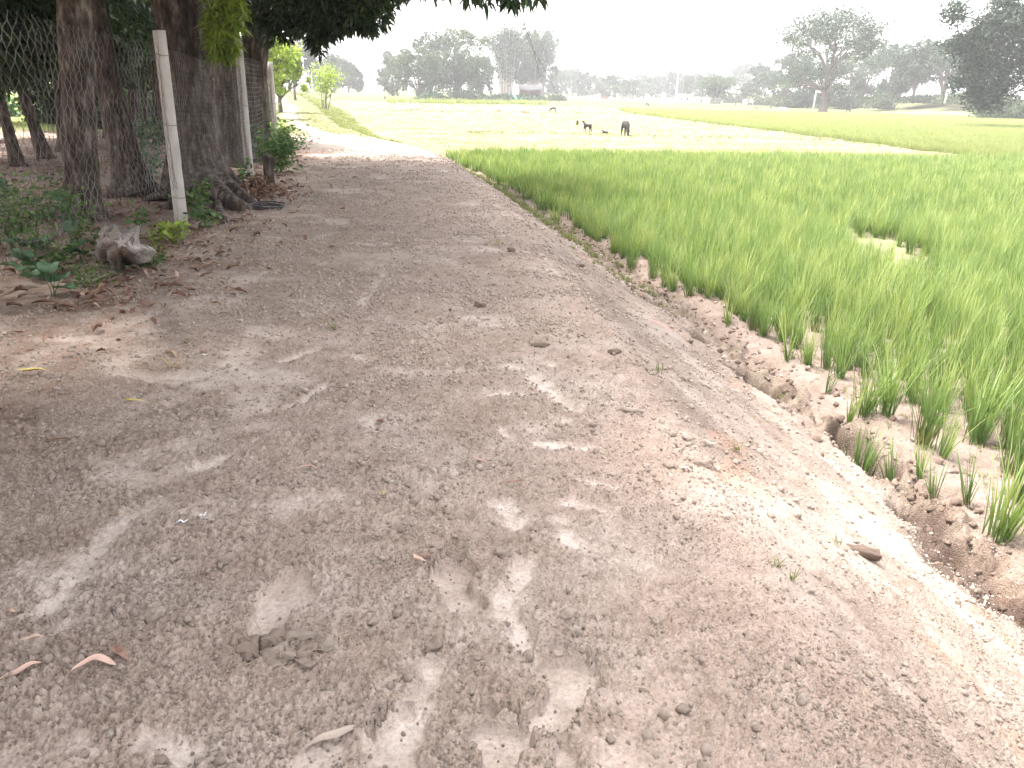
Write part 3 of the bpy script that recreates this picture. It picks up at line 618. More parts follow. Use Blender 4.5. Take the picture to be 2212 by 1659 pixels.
# heap of leaves at the second post
a = G(560, 425); n = 420; rs = np.random.RandomState(8); rr = np.abs(rs.normal(0, .28, n)); th = rs.rand(n) * 6.28; x = a[0] + rr * np.cos(th) * 1.1; y = a[1] + rr * np.sin(th) * 1.6
scatter('leaf_heap', np.stack((x, y, near_z(x, y) + rs.rand(n) * .26 * np.exp(-(rr / .35) ** 2)), -1), rs.uniform(.7, 1.4, n), rs.rand(n) * 6.28, protos, 'heap of red brown dead leaves swept against the fence', tilt=.6)
# twigs
mbt = []
for k in range(5):
    mb = MB(); rs = np.random.RandomState(60 + k); P = spline([(-.07, 0, .004), (-.02, rs.normal() * .012, .01), (.03, rs.normal() * .012, .008), (.08, rs.normal() * .02, .004)], 8)
    V, F = tube(P, np.linspace(.0025, .0012, 8), 5); mb.add(V, F, .5); V, F = tube(spline([P[3], P[3] + (.02, .015, .006), P[3] + (.035, .03, .004)], 4), np.full(4, .001), 4); mb.add(V, F, .5)
    mbt.append(mesh('twig', np.vstack(mb.V), np.vstack(mb.F), M['root'], False, {'tint': np.full(mb.n, .3 + .1 * k)}))
rs = np.random.RandomState(77)
for k in range(46):
    y_ = 1.6 * (12 / 1.6) ** rs.rand(); x_ = y_ * rs.uniform(-.62, .3)
    if x_ > cx(y_) + .6 or x_ < fx(y_): continue
    ob = link('twig', mbt[k % 5]); ob.location = (x_, y_, float(near_z(x_, y_)) + .004); ob.rotation_euler = (0, rs.normal() * .1, rs.rand() * 6.28); s_ = rs.uniform(.4, .8); ob.scale = (s_,) * 3
    tag(ob, 'thin dry twig lying loose on the churned soil path', 'twig', 'twigs on the path')
def scrap(p, lab, size, mat='plastic', rz=0, seed=1):
    rs = np.random.RandomState(seed); a = G(*p); z_ = float(near_z(*a)); mb = MB(); P = spline([(-size, 0, .004), (-size * .3, size * .1, .012), (size * .2, -.15 * size, .006), (size * .9, .25 * size, .012)], 9)
    wv = np.array((0, 1, .3)) * size * .16; V = np.vstack((P + wv, P - wv)); F = [(i, i + 1, 10 + i, 9 + i) for i in range(8)]; mb.add(V, F, .8)
    o = mb.build('plastic_scrap', M[mat]); o.location = (a[0], a[1], z_ + .004); o.rotation_euler = (0, 0, rz); tag(o, lab, 'scrap')
scrap((395, 1131), 'thin strip of white plastic left of a small footprint dent', .022, rz=.2)
scrap((438, 1113), 'little curl of white plastic right of the thin strip', .016, rz=.8)
scrap((442, 775), 'scrap of white paper on the left part of the path', .02)
scrap((960, 371), 'white crumpled scrap at the far edge of the path', .07)
scrap((628, 413), 'white crumbs of plastic beside the leaf heap', .08, rz=.4)
# dried flower
a = G(826, 1078); t = thing('dried_flower', 'small cream dried flower lying on the open middle of the path', 'flower', (a[0], a[1], float(near_z(*a)) + .006))
for k in range(6):
    an = k * 1.05; P0 = np.array([(0, 0, .004)]); D0 = np.array([(math.cos(an), math.sin(an), .35)])
    V, F, T = leaves(P0, D0, .02, .013, np.random.RandomState(k), .2, bend=.6); mb = MB(); mb.add(V, F, .8); mb.build('petal', M['drygrass'], t)
# tufts of wilted grass and straw on the path
def blades(n, L, W, spread, seed, lean=.35, seg=3, droop=.5, tintlo=0.1, r0=.01):
    rs = np.random.RandomState(seed); mb = MB(); an = rs.rand(n) * 6.28; ln = np.abs(rs.normal(lean * .8, lean * .4, n)); LL = L * rs.uniform(.55, 1.08, n)
    d = np.stack((np.cos(an), np.sin(an)), -1); p = np.zeros((n, 3)); p[:, :2] = d * (rs.rand(n) * spread)[:, None] + rs.normal(0, r0, (n, 2))
    a2 = an + rs.normal(0, .9, n); d = np.stack((np.cos(a2), np.sin(a2)), -1); side = np.stack((-d[:, 1], d[:, 0], np.zeros(n)), -1)
    rows = []; T = []; bt = rs.rand(n) * .3
    for k in range(seg + 1):
        u = k / seg; w_ = W * (1 - u ** 1.7) * (.75 + .5 * (u > 0)) / 2
        rows.append(np.stack((p - side * w_, p + side * w_), 1)); T.append(np.repeat((tintlo + (.85 - tintlo) * u ** .7 + bt - .15)[:, None], 2, 1))
        th = ln * (1 + droop * 3 * u * u); p = p + np.concatenate((d * np.sin(th)[:, None], np.cos(th)[:, None]), 1) * (LL / seg)[:, None]
    V = np.stack(rows, 1).reshape(n, -1, 3); m = V.shape[1]; F = []
    for k in range(seg):
        a_ = 2 * k
        F += [(a_, a_ + 1, a_ + 3)] if k == seg - 1 else [(a_, a_ + 1, a_ + 3), (a_, a_ + 3, a_ + 2)]
    F = (np.arange(n)[:, None, None] * m + np.array(F)[None]).reshape(-1, 3)
    return V.reshape(-1, 3), F, np.clip(np.stack(T, 1).reshape(-1), 0, 1)
def tuft_mesh(name, mat, *a, **k):
    V, F, T = blades(*a, **k); return mesh(name, V, F, M[mat], False, {'tint': T})
small = [tuft_mesh('grass_tuft', 'grass', 14, .07, .004, .01, 40 + i, lean=.8) for i in range(3)]
for (p, lab, z0, s_) in (((405, 745), 'small fresh green sprig left of the paper scrap', 0, 1), ((720, 715), 'flattened green grass blades on the upper left of the path', 0, 1.3), ((1590, 955), 'pale green weed sprig on the crest of the bank', -.06, 1.2),
                          ((1665, 1275), 'green grass sprig on the lower bank near the bottom', -.12, 1.1), ((1420, 800), 'yellow green sprig on the crest beside a dark clod', -.03, 1.3), ((1700, 1320), 'thin pale sprig below the green grass sprig on the bank', -.15, .8),
                          ((1795, 1235), 'small weed shoot left of the long dark clod', -.3, .7)):
    a = G(*p, z0); ob = link('grass_sprig', small[int(p[0]) % 3]); ob.location = (a[0], a[1], float(near_z(*a))); ob.scale = (s_,) * 3; tag(ob, lab, 'weed')
straw = tuft_mesh('straw', 'drygrass', 16, .09, .006, .02, 51, lean=1.3, droop=.1)
for (p, lab) in (((375, 795), 'spray of dry brown straw on the left of the path'), ((1075, 530), 'bit of dry straw on the far path')):
    a = G(*p); ob = link('straw_tuft', straw); ob.location = (a[0], a[1], float(near_z(*a)) + .01); tag(ob, lab, 'straw')

# ------------------------------------------------------------------ rice
ricem = [tuft_mesh('rice_tuft', 'rice', 52, .44, .0058, .035, 200 + i, lean=.26, seg=4, droop=.55, r0=.012) for i in range(6)]
ricesm = [tuft_mesh('rice_tuft', 'rice', 18, .34, .0065, .015, 220 + i, lean=.28, seg=4, droop=.4, r0=.006) for i in range(4)]
ricefar = [tuft_mesh('rice_tuft', 'rice', 30, .42, .013, .06, 230 + i, lean=.25, seg=2, droop=.5, r0=.03) for i in range(4)]
SPARSE = [((1862, 900), .9, 1), ((1700, 780), 1, 0), ((1575, 700), .9, 0), ((1490, 615), .7, 0), ((1835, 905), .8, 0), ((1870, 960), .9, 1), ((1915, 900), 1.0, 1), ((1935, 1000), .85, 0), ((1990, 960), 1, 1), ((2035, 985), .9, 0),
          ((2110, 945), 1.15, 1), ((2020, 1060), .7, 0), ((2090, 1090), .8, 0), ((2165, 1150), 1.05, 1), ((2190, 1010), 1.2, 1), ((1785, 850), .6, 0), ((1990, 1020), .7, 0), ((1745, 790), .6, 0), ((1690, 835), .4, 0), ((2200, 1080), .9, 1)]
SL = ['lone rice tuft standing at the rim of the deepest ditch hole', 'upright rice tuft behind the ditch, in front of the dense rice', 'rice tuft leaning over the edge of the ditch in the middle distance', 'rice tuft at the far end of the bare ditch edge',
      'thin rice tuft just left of the ditch hole rim', 'slanting rice tuft right of the deepest ditch hole', 'full rice tuft standing on the bare pale mud', 'ragged rice tuft beside the ditch rubble', 'leafy rice tuft in the middle of the bare mud patch',
      'loose rice tuft right of the bare mud centre', 'strong rice tuft on the pale mud near the right border', 'short rice tuft below the bare mud patch', 'small weak rice tuft on crumbly soil near the right border', 'bright rice tuft lowest at the right border',
      'tall dark rice tuft cut by the right border', 'tiny rice seedling left of the bare mud', 'spindly rice seedling between two fuller tufts', 'tiny seedling in front of the dense rice edge', 'very small rice seedling at the lip of the ditch', 'grassy rice tuft at the right border above the lowest one']
sp = []
for k, (p, s_, big) in enumerate(SPARSE):
    a = G(*p, -.46); z_ = float(near_z(*a)); me = ricem[k % 6] if big else ricesm[k % 4]; ob = link('rice_tuft', me); ob.location = (a[0], a[1], z_ - .01); ob.scale = (s_ * 1.4, s_ * 1.4, s_ * 1.22); ob.rotation_euler = (-.06 * (k % 3), .12, k * 1.3)
    tag(ob, SL[k], 'rice plant', 'rice tufts at the ragged edge of the paddy'); sp.append(a)
rs = np.random.RandomState(31); P = []
yv = 3.0
RE = np.array([(3.7, 2.9), (3.05, 4.2), (2.75, 4.7), (2.48, 5.25), (2.2, 6.2), (1.98, 7.1), (1.7, 8.4), (1.3, 10), (.95, 12.2), (.5, 14), (-.3, 17.5), (-1.3, 21.5), (-2.35, 25.5)])
while yv < 28.5:
    st = .155 + .0035 * yv; xe = np.interp(yv, RE[:, 1], RE[:, 0]); xx = np.arange(xe, .80 * yv + 1.6, st); xx = xx + rs.normal(0, st * .2, len(xx)); P.append(np.stack((xx, yv + rs.normal(0, st * .2, len(xx))), -1)); yv += st
P = np.vstack(P); x, y = P[:, 0], P[:, 1]
dE = x - np.interp(y, RE[:, 1], RE[:, 0])
k = (y < 25.0 + .18 * x + .25 * noise(x * 2, x * 0, 7)) & (dE > .22 * noise(x * 0, y * 2.5, 8)); bare, _ = seg_d(x, y, G(1880, 520, -.45), G(1950, 570, -.45)); bare2, _ = seg_d(x, y, G(1480, 375, -.3), G(1900, 530, -.45))
k &= (bare + .2 * noise(x * 3, y * 3, 12) > .42) & ((bare2 > .22) | (rs.rand(len(x)) < .45)) & (rs.rand(len(x)) < np.clip(.62 + dE * .5, 0, .985))
x, y, dE = x[k], y[k], dE[k]; z = near_z(x, y) - .01
hs = np.clip(.86 + .2 * sstep(dE / 1.3) + .10 * fbm(x * .5, y * .5, 3, 13) + rs.normal(0, .05, len(x)), .4, 1.3)
order = np.argsort(x * x + y * y); near_i, far_i = order[:270], order[270:]
for q, i in enumerate(near_i):
    ob = link('rice_tuft', ricem[q % 6]); ob.location = (x[i], y[i], z[i]); ob.scale = (.95, .95, hs[i]); ob.rotation_euler = (rs.normal() * .05, .06 + rs.normal() * .05, rs.rand() * 6.28)
    tag(ob, 'dense bright green rice tuft in the near front of the paddy', 'rice plant', 'near rice tufts of the dense paddy')
i = far_i; n = len(i); S = np.stack((np.full(n, 1.05) + .012 * y[i], np.full(n, 1.05) + .012 * y[i], hs[i]), -1)
mid = y[i] < 13
scatter('paddy_rice', np.stack((x[i], y[i], z[i]), -1)[mid], S[mid], rs.rand(mid.sum()) * 6.28, ricem, 'thick green young rice filling the near paddy', tilt=.07)
scatter('far_paddy_rice', np.stack((x[i], y[i], z[i]), -1)[~mid], S[~mid], rs.rand((~mid).sum()) * 6.28, ricefar, 'thick green young rice at the far side of the near paddy', tilt=.07)
# second plot, further off
ricepale = [tuft_mesh('rice_tuft', 'rice_pale', 30, .42, .013, .06, 240 + i, lean=.25, seg=2, droop=.5, r0=.03) for i in range(4)]
n = 46000; yv = 28.5 * (107 / 28.5) ** (rs.rand(n)); xv = yv * rs.uniform(.05, .78, n); k = (in_plot2(xv, yv) > 0) & (rs.rand(n) < .75); xv, yv = xv[k], yv[k]; d_ = yv / 28
scatter('second_paddy_rice', np.stack((xv, yv, np.full(len(xv), -.5)), -1), np.stack((d_ * .95, d_ * .95, .82 + .12 * noise(xv * .3, yv * .3, 3)), -1), rs.rand(len(xv)) * 6.28, ricepale, 'yellow green rice of the second plot beyond the pasture', tilt=.05)
# grass: pasture edge, bunds, embankment, track
gt = [tuft_mesh('grass_piece', 'grass', 22, .10, .007, .05, 260 + i, lean=.55, seg=2) for i in range(4)]
n = 60000; yv = 20 * (150 / 20) ** (rs.rand(n)); xv = yv * rs.uniform(-.45, .75, n); t_ = tx(yv)
onb = bund(xv, yv); pst = (xv > t_ - .1) & ~(in_plot2(xv, yv) > 0) & (yv > 25.2 + .18 * xv); trk = (xv < cx(yv) + .2) & (xv > fx(yv) - .3) & (yv > 23.5)
rut = np.zeros(n, bool)
for off in (1.55, 3.0): rut |= np.abs(xv - (cx(yv) - off - .2 * np.sin(yv * .21) - .02 * np.clip(yv - 30, 0, 100))) < .34
slp = (xv > cx(yv)) & (xv < t_) & (yv > 22)
k = (pst & (rs.rand(n) < .25 + .5 * (fbm(xv * .25, yv * .5, 3, 15) > .1) + onb)) | (trk & ~rut) | slp; xv, yv, onb, slp = xv[k], yv[k], onb[k], slp[k]
sc_ = (.28 + .009 * yv) * (1 + .7 * (onb > .4) + 1.8 * slp * (noise(xv * .8, yv * .8, 17) > -.1)); 
scatter('pasture_grass', np.stack((xv, yv, height(xv, yv)), -1), np.stack((sc_ * 1.3, sc_ * 1.3, sc_ * .7), -1), rs.rand(len(xv)) * 6.28, gt, 'short pale grass on the pasture, the bunds and the grassy track', tilt=.1)
n = 700; yv = 7 + 17 * rs.rand(n) ** .6; xv = tx(yv) + rs.normal(-.05, .16, n); scatter('bank_foot_grass', np.stack((xv, yv, near_z(xv, yv)), -1), rs.uniform(.4, 1.1, n), rs.rand(n) * 6.28, gt, 'thin grass and weeds growing along the foot of the bank', tilt=.1)
n = 260; yv = rs.uniform(2.6, 6.5, n); xv = tx(yv) + .45 + np.abs(rs.normal(0, .8, n)); k = xv < .8 * yv + .4; scatter('mud_weeds', np.stack((xv[k], yv[k], near_z(xv[k], yv[k])), -1), rs.uniform(.15, .5, k.sum()), rs.rand(k.sum()) * 6.28, gt, 'tiny weeds and stubble on the pale mud between rice tufts', tilt=.3)

# ------------------------------------------------------------------ fence
fence = thing('chain_link_fence', 'rusty chain link fence on square pale stone posts along the orchard', 'fence', (-3.53, 8.48, 0))
FB = np.array((-3.53, 8.48, 0.0))
def post(xy, h, rz, wd=.095, seed=0):
    n = 12; P = np.stack((np.full(n, xy[0]), np.full(n, xy[1]), np.linspace(-.1, h, n)), -1); c_ = math.cos(rz); s_ = math.sin(rz); mb = MB(); rs = np.random.RandomState(seed)
    ring = [(-1, -.82), (-.82, -1), (.82, -1), (1, -.82), (1, .82), (.82, 1), (-.82, 1), (-1, .82)]; V = []
    for i, p in enumerate(P):
        w_ = wd / 2 * (1.05 - .12 * i / n); 
        for (a, b) in ring:
            a_ = a * w_ * (1 + rs.normal() * .03); b_ = b * w_ * (1 + rs.normal() * .03); V.append((p[0] + a_ * c_ - b_ * s_, p[1] + a_ * s_ + b_ * c_, p[2] + (rs.normal() * .002 if i == n - 1 else 0)))
    F = [(i * 8 + j, i * 8 + (j + 1) % 8, (i + 1) * 8 + (j + 1) % 8, (i + 1) * 8 + j) for i in range(n - 1) for j in range(8)]; V.append((xy[0], xy[1], h + .004)); e = len(V) - 1
    F += [((n - 1) * 8 + j, (n - 1) * 8 + (j + 1) % 8, e, e) for j in range(8)]
    mb.add(V, F, np.clip(.62 + .12 * np.random.RandomState(seed).normal(size=len(V)), 0, 1)); return mb.build('post', M['post'], fence, base=FB)
posts = [((-2.80, -1.2), 2.1), ((-2.97, 3.6), 2.1), ((-3.53, 8.48), 1.94), ((-4.24, 13.0), 2.09), ((-5.45, 18.71), 1.9)]
for k, (p, h) in enumerate(posts):
    po = post(p, h, .9 + .1 * math.sin(k * 3), seed=k, wd=.1)
    if 0 < k < 5:                                          # tie wires wrapped round the post
        mb = MB()
        for zt in (h - .22, h * .55, .35):
            th = np.linspace(0, 6.6, 12); P = np.stack((p[0] + .078 * np.cos(th), p[1] + .078 * np.sin(th), zt + .01 * np.sin(th * 2)), -1); V, F = tube(P, np.full(12, .0025), 4); mb.add(V, F, .3)
        mb.build('tie_wire', M['wire'], po, base=FB)
def bay(A, B, ztop, zbot, cw, ch, rad, seed, ragged=.0, sag=.04):
    A = np.array(A, float); B = np.array(B, float); L = np.linalg.norm(B - A); u = (B - A) / L; nrm = np.array((u[1], -u[0])); nz = int(L / (cw / 2)); mb = MB()
    for k in range(nz):
        s0 = (k + .5) * cw / 2; f = s0 / L; zb = zbot[0] * (1 - f) + zbot[1] * f + ragged * noise(s0 * 3.1, 0 * s0, seed); zt = ztop[0] * (1 - f) + ztop[1] * f - sag * math.sin(math.pi * f)
        m = max(int((zt - zb) / (ch / 2)), 2); i = np.arange(m); zq = zt - i * ch / 2; sg = np.where((i + k) % 2 == 0, 1, -1); s = s0 + sg * cw / 4 * 1.08
        wob = noise(s * 1.6, zq * 1.2, seed + 1) * .03 + noise(s * 5, zq * 4, seed + 2) * .008; s = s + .010 * noise(s * 3, zq * 3, seed + 3) + np.clip(.5 - zq, 0, 1) * .03 * noise(s * 4, zq * 5, seed + 5); zq = zq + .012 * noise(s * 2.5, zq * 2, seed + 4)
        bow = wob + .006 * sg * ((k % 2) * 2 - 1) + np.clip(.55 - zq, 0, 1) * .22 * (.5 + noise(s * 1.1, s * 0, seed + 6)) * (ragged > 0)
        P = np.stack((A[0] + u[0] * s + nrm[0] * bow, A[1] + u[1] * s + nrm[1] * bow, zq), -1); V, F = tube(P, np.full(m, rad), 3, capend=False); mb.add(V, F, np.clip(.45 + .4 * noise(s0 * 1.3, 0 * s0, seed + 9), 0, 1))
    return mb.build('wire_mesh', M['wire'], fence, base=FB)
bay(posts[0][0], posts[1][0], (2.0, 2.0), (.25, .3), .10, .12, .0021, 3, .05)
bay(posts[1][0], posts[2][0], (1.98, 1.82), (.28, .38), .10, .12, .0021, 4, .09)
bay(posts[2][0], posts[3][0], (1.80, 1.72), (.30, .2), .075, .10, .0019, 5, .04)
# woven square mesh of the third bay, then thin line wires
A, B = np.array(posts[3][0]), np.array(posts[4][0]); L = np.linalg.norm(B - A); mb = MB()
for zt in np.arange(.12, 1.85, .075):
    s = np.linspace(0, 1, 14); zq = zt + .02 * noise(s * 4, s * 0 + zt * 3, 6); P = np.stack((A[0] + (B - A)[0] * s, A[1] + (B - A)[1] * s, zq), -1); P[:, 0] += .03 * noise(s * 3, s * 0 + zt, 9); V, F = tube(P, np.full(14, .0028), 3, capend=False); mb.add(V, F, .5)
for s0 in np.arange(0, 1, .06 / L * 1.6):
    zq = np.linspace(.1, 1.82, 10); P = np.stack((A[0] + (B - A)[0] * s0 + .02 * noise(zq * 2, zq * 0 + s0 * 20, 10), A[1] + (B - A)[1] * s0 + 0 * zq, zq), -1); V, F = tube(P, np.full(10, .0026), 3, capend=False); mb.add(V, F, .55)
mb.build('wire_mesh', M['wire'], fence, base=FB)
ff_ = thing('far_fence', 'row of pale posts far along the left side of the track', 'fence', (-28.0, 95.0, -.1))
for k, (px, Y) in enumerate(((602, 80), (609, 88), (617, 96), (625, 106), (634, 118), (643, 132))):
    a = at(px, 180, Y); mb = MB(); V, F = tube([(a[0], Y, -.2), (a[0] - .1, Y, .8), (a[0] - .15, Y, 1.6)], [.11, .10, .09], 6); mb.add(V, F, .8); mb.build('post', M['post'], ff_, base=(-28.0, 95.0, -.1))
mb = MB()
for zt in (.5, 1.0, 1.4): V, F = tube([(*at(602, 180, 80)[:2], zt), (*at(643, 180, 132)[:2], zt)], [.012] * 2, 3); mb.add(V, F, .6)
mb.build('line_wire', M['wire'], ff_, base=(-28.0, 95.0, -.1))

# ------------------------------------------------------------------ orchard trees
def flare(nr, h0=6, k=5, amp=.9, ph=0):
    def f(th, i):
        u = np.clip(1 - i / h0, 0, 1)[:, None]; return 1 + u ** 2.2 * (.45 + amp * (.5 + .5 * np.cos(k * th + ph))[None] ** 2)
    return f
def trunk(pts, radii, seed, n=26, m=26, rough=.16, fl=None):
    P = spline(pts, m); R = np.interp(np.linspace(0, 1, m), np.linspace(0, 1, len(radii)), radii)
    return tube(P, R, n, rough, seed, fl if fl is not None else 0)
def blob_leaves(blobs, per, rs, L=.19, W=.042, down=.45, cl=11, surf=.55, mat=None):
    """clusters of drooping leaves filling the given ellipsoids (cx,cy,cz,rx,ry,rz,clusters)"""
    VV = MB()
    for (bx, by, bz, rx, ry, rz, n) in blobs:
        n = int(n); d = unit(rs.normal(size=(n, 3))); r = rs.uniform(surf, 1, n) ** .6
        c = np.array((bx, by, bz)) + d * r[:, None] * np.array((rx, ry, rz)) * (1 + .22 * noise(d[:, 0] * 2.5 + bx, d[:, 1] * 2.5 + d[:, 2] * 2, 5))[:, None]
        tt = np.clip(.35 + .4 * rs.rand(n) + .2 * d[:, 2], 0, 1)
        P = np.repeat(c, cl, 0) + rs.normal(0, .02, (n * cl, 3)); D = rs.normal(size=(n * cl, 3)) * (1, 1, .55) + np.repeat(d, cl, 0) * .35 + (0, 0, -down)
        V, F, T = leaves(P, D, L * rs.uniform(.65, 1.15, n * cl), W * rs.uniform(.8, 1.2, n * cl), rs, .2, np.clip(np.repeat(tt, cl) + rs.normal(0, .14, n * cl), 0, 1), bend=.5); VV.add(V, F, T)
    return VV
def limb(mb, a, b, r0, r1, seed, sagz=.3):
    a, b = np.array(a, float), np.array(b, float); m_ = (a + b) / 2 + (0, 0, sagz); V, F = trunk([a, m_, b], [r0, (r0 + r1) / 2, r1], seed, 10, 10, .08); mb.add(V, F, .45)
def mango(label, tr, radii, seed, blobs, fl=None, limbs=(), n=26, name='mango_tree', grp='mango trees of the orchard', shoots=()):
    base = np.array(tr[0], float); t = thing(name, label, 'tree', tuple(base), grp); mb = MB(); V, F = trunk(tr, radii, seed, n, 30, .16, fl); mb.add(V, F, .45)
    top = np.array(tr[-1], float)
    for k, l_ in enumerate(limbs): limb(mb, top if len(l_) == 3 else l_[0], l_ if len(l_) == 3 else l_[1], radii[-1] * .6, .03, seed + k)
    mb.build('trunk', M['bark'], t, True, base)
    if blobs:
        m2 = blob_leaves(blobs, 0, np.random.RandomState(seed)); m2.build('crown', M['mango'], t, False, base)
    if shoots:
        m3 = blob_leaves(shoots, 0, np.random.RandomState(seed + 1), L=.2, W=.035, down=.1); m3.build('young_shoots', M['young'], t, False, base)
    return t
def A3(px, py, Y): return tuple(at(px, py, Y))
def B3(px, py, Y, z=-.06):                               # point on column px at ground level, depth Y
    p = at(px, py, Y); return (p[0], Y, z)
# 1: big trunk seen through the first bay
mango('stout dark mango trunk seen through the first bay of wire', [B3(183, 465, 9.3), A3(172, 330, 9.3), A3(168, 180, 9.3), A3(162, 0, 9.3), A3(150, -160, 9.3)], [.21, .175, .165, .155, .145], 1,
      [(-5.0, 9.2, 4.6, 2.6, 2.6, 1.7, 1900), (-3.4, 7.6, 4.3, 1.9, 2.2, 1.2, 1100), (-6.4, 8.5, 3.9, 1.8, 2, 1.2, 700)], fl=flare(0, 5, 4, .25), limbs=[(-4, 8, 4.2), (-6, 9.5, 4.4), (-3.3, 7.2, 4.0)])
# 2: leaning trunk
mango('mango trunk leaning left between the stout trunk and the first post', [B3(292, 425, 11.4), A3(268, 330, 11.5), A3(246, 230, 11.6), A3(224, 120, 11.7), A3(200, 0, 11.8), A3(170, -150, 11.9)], [.26, .2, .165, .15, .15, .14], 2,
      [(-6.8, 11.6, 4.5, 2.4, 2.4, 1.6, 1400)], fl=flare(0, 6, 5, .5), limbs=[(-6.5, 10.5, 4.2), (-7.6, 12, 4.4)])
# 4: the huge double trunk with spreading roots
base4 = B3(440, 430, 11.3)
t4 = mango('massive mango trunk with spreading roots behind the first post', [base4, A3(428, 330, 11.4), A3(412, 210, 11.5), A3(400, 100, 11.5), A3(382, 0, 11.5), A3(370, -130, 11.5)], [.37, .33, .31, .30, .31, .28], 3,
      [(-4.4, 11.2, 4.9, 2.8, 2.6, 1.8, 2000), (-2.6, 10.6, 4.7, 1.9, 2.3, 1.2, 1200), (-3.0, 12.8, 4.8, 1.9, 2.0, 1.2, 1000)], fl=flare(0, 8, 5, .7, 1), limbs=[(-3, 10.6, 4.4), (-3.4, 12.8, 4.4), (-5.5, 11.6, 4.6)], n=40,
      shoots=[(*A3(482, 55, 11.0), .19, .2, .38, 60), (*A3(492, 5, 11.0), .24, .2, .3, 60), (*A3(474, 100, 11.1), .12, .12, .2, 16)])
mb = MB(); rs = np.random.RandomState(12)
def gp(px, py, z=0): a = G(px, py, z); return np.array((a[0], a[1], z))
for (p1, p2, p3, r) in ((gp(455, 400, .25), gp(505, 440, .10), gp(552, 458, -.03), .15), (gp(430, 400, .2), gp(440, 455, .05), gp(455, 480, -.03), .10), (gp(470, 380, .3), gp(530, 430, .08), gp(560, 440, -.03), .12), (gp(400, 400, .2), gp(375, 440, .05), gp(350, 450, -.04), .11), (gp(470, 430, .12), gp(478, 470, .05), gp(486, 495, -.02), .05)):
    V, F = tube(spline([p1, p2, p3], 12), np.linspace(r, r * .35, 12), 12, .2, int(r * 100)); mb.add(V, F, .5)
mb.build('surface_roots', M['bark'], t4, True, base4)
# 5, 6
mango('mango trunk half hidden behind bright new shoots', [B3(498, 345, 15.5), A3(492, 240, 15.5), A3(487, 120, 15.6), A3(492, 0, 15.6), A3(495, -110, 15.6)], [.24, .21, .20, .19, .17], 5,
      [(-5.2, 15.6, 5.2, 2.4, 2.4, 1.6, 1500), (-3.3, 15.2, 5.0, 1.8, 2.2, 1.2, 900)], fl=flare(0, 5, 4, .3), limbs=[(-4, 15, 4.6), (-6, 16, 4.6)], shoots=[(*A3(520, 0, 15.3), .25, .3, .2, 20)])
hang = [(*A3(px, py, Y), r, r * 1.2, rz, n) for (px, py, Y, r, rz, n) in ((640, 15, 14.6, .55, .42, 150), (690, 28, 14.2, .42, .5, 120), (688, 85, 14.0, .13, .22, 26), (740, 10, 13.8, .5, .34, 130), (790, 12, 13.6, .4, .38, 100), (790, 50, 13.5, .14, .15, 18), (604, 40, 14.8, .35, .4, 70),
        (560, 10, 14.9, .5, .4, 90), (855, -40, 13.0, .4, .22, 50), (930, -50, 12.6, .5, .16, 40), (725, 50, 13.9, .25, .22, 40), (700, -40, 14.2, 1.4, .5, 500), (800, -75, 13.4, .8, .35, 200))]
mango('dark leaning mango trunk beyond the second post, leafy boughs overhanging the path', [B3(552, 330, 16.6), A3(548, 250, 16.6), A3(546, 160, 16.6), A3(556, 60, 16.6), A3(570, 0, 16.6), A3(590, -90, 16.6)], [.33, .29, .27, .25, .25, .22], 6,
      [(-4.4, 16.8, 5.4, 2.6, 2.3, 1.7, 1500), (-2.4, 16.2, 5.1, 2.0, 2.1, 1.1, 1100)] + hang, fl=flare(0, 5, 4, .3), limbs=[A3(700, -20, 14.2), A3(800, -40, 13.5), (-3, 17.5, 4.8)])
# twigs that dip in from above at the top edge
tw = [(*A3(px, py, Y), r, r, rz, n) for (px, py, Y, r, rz, n) in ((1010, -24, 8.0, .12, .07, 5), (1062, -17, 8.0, .10, .08, 6), (1110, -20, 8.0, .10, .09, 6), (1150, -24, 8.0, .12, .06, 6), (900, -36, 9.5, .3, .12, 14), (960, -38, 9.5, .25, .1, 9), (1040, -150, 8.2, .8, .2, 90), (900, -165, 9, .9, .25, 120))]
tw2 = mango('near mango tree left of the camera, its twigs dipping in at the top', [(-4.6, 5.4, -.06), (-4.5, 5.4, 1.5), (-4.3, 5.5, 3.2)], [.28, .24, .2], 7,
      [(-4.2, 5.2, 4.9, 2.8, 2.8, 1.8, 1900), (-2.4, 5.4, 4.7, 2.0, 2.3, 1.2, 1400), (-1.4, 7.3, 4.4, 1.4, 1.5, .7, 500)] + tw, limbs=[(-2.4, 5, 4.2), (-1.0, 7.2, 4.2), (-5.5, 5, 4.4), A3(1040, -70, 8.2)])
# dangling bare twigs in front of the bamboo
mb = MB()
for (c_, r) in (([(1105, -10), (1135, 60), (1150, 100), (1165, 160)], .004), ([(1120, 40), (1150, 105), (1185, 165), (1210, 225)], .003), ([(1095, 0), (1100, 40), (1108, 60)], .003), ([(1128, 0), (1120, 40), (1128, 70)], .003), ([(1076, 0), (1090, 20), (1088, 52)], .003)):
    V, F = tube(spline([at(a_, b_, 8.0) for a_, b_ in c_], 12), np.linspace(r, r * .5, 12) * .6, 4); mb.add(V, F, .4)
o = mb.build('hanging_twigs', M['bark'], tw2, base=(-4.6, 5.4, -.06))
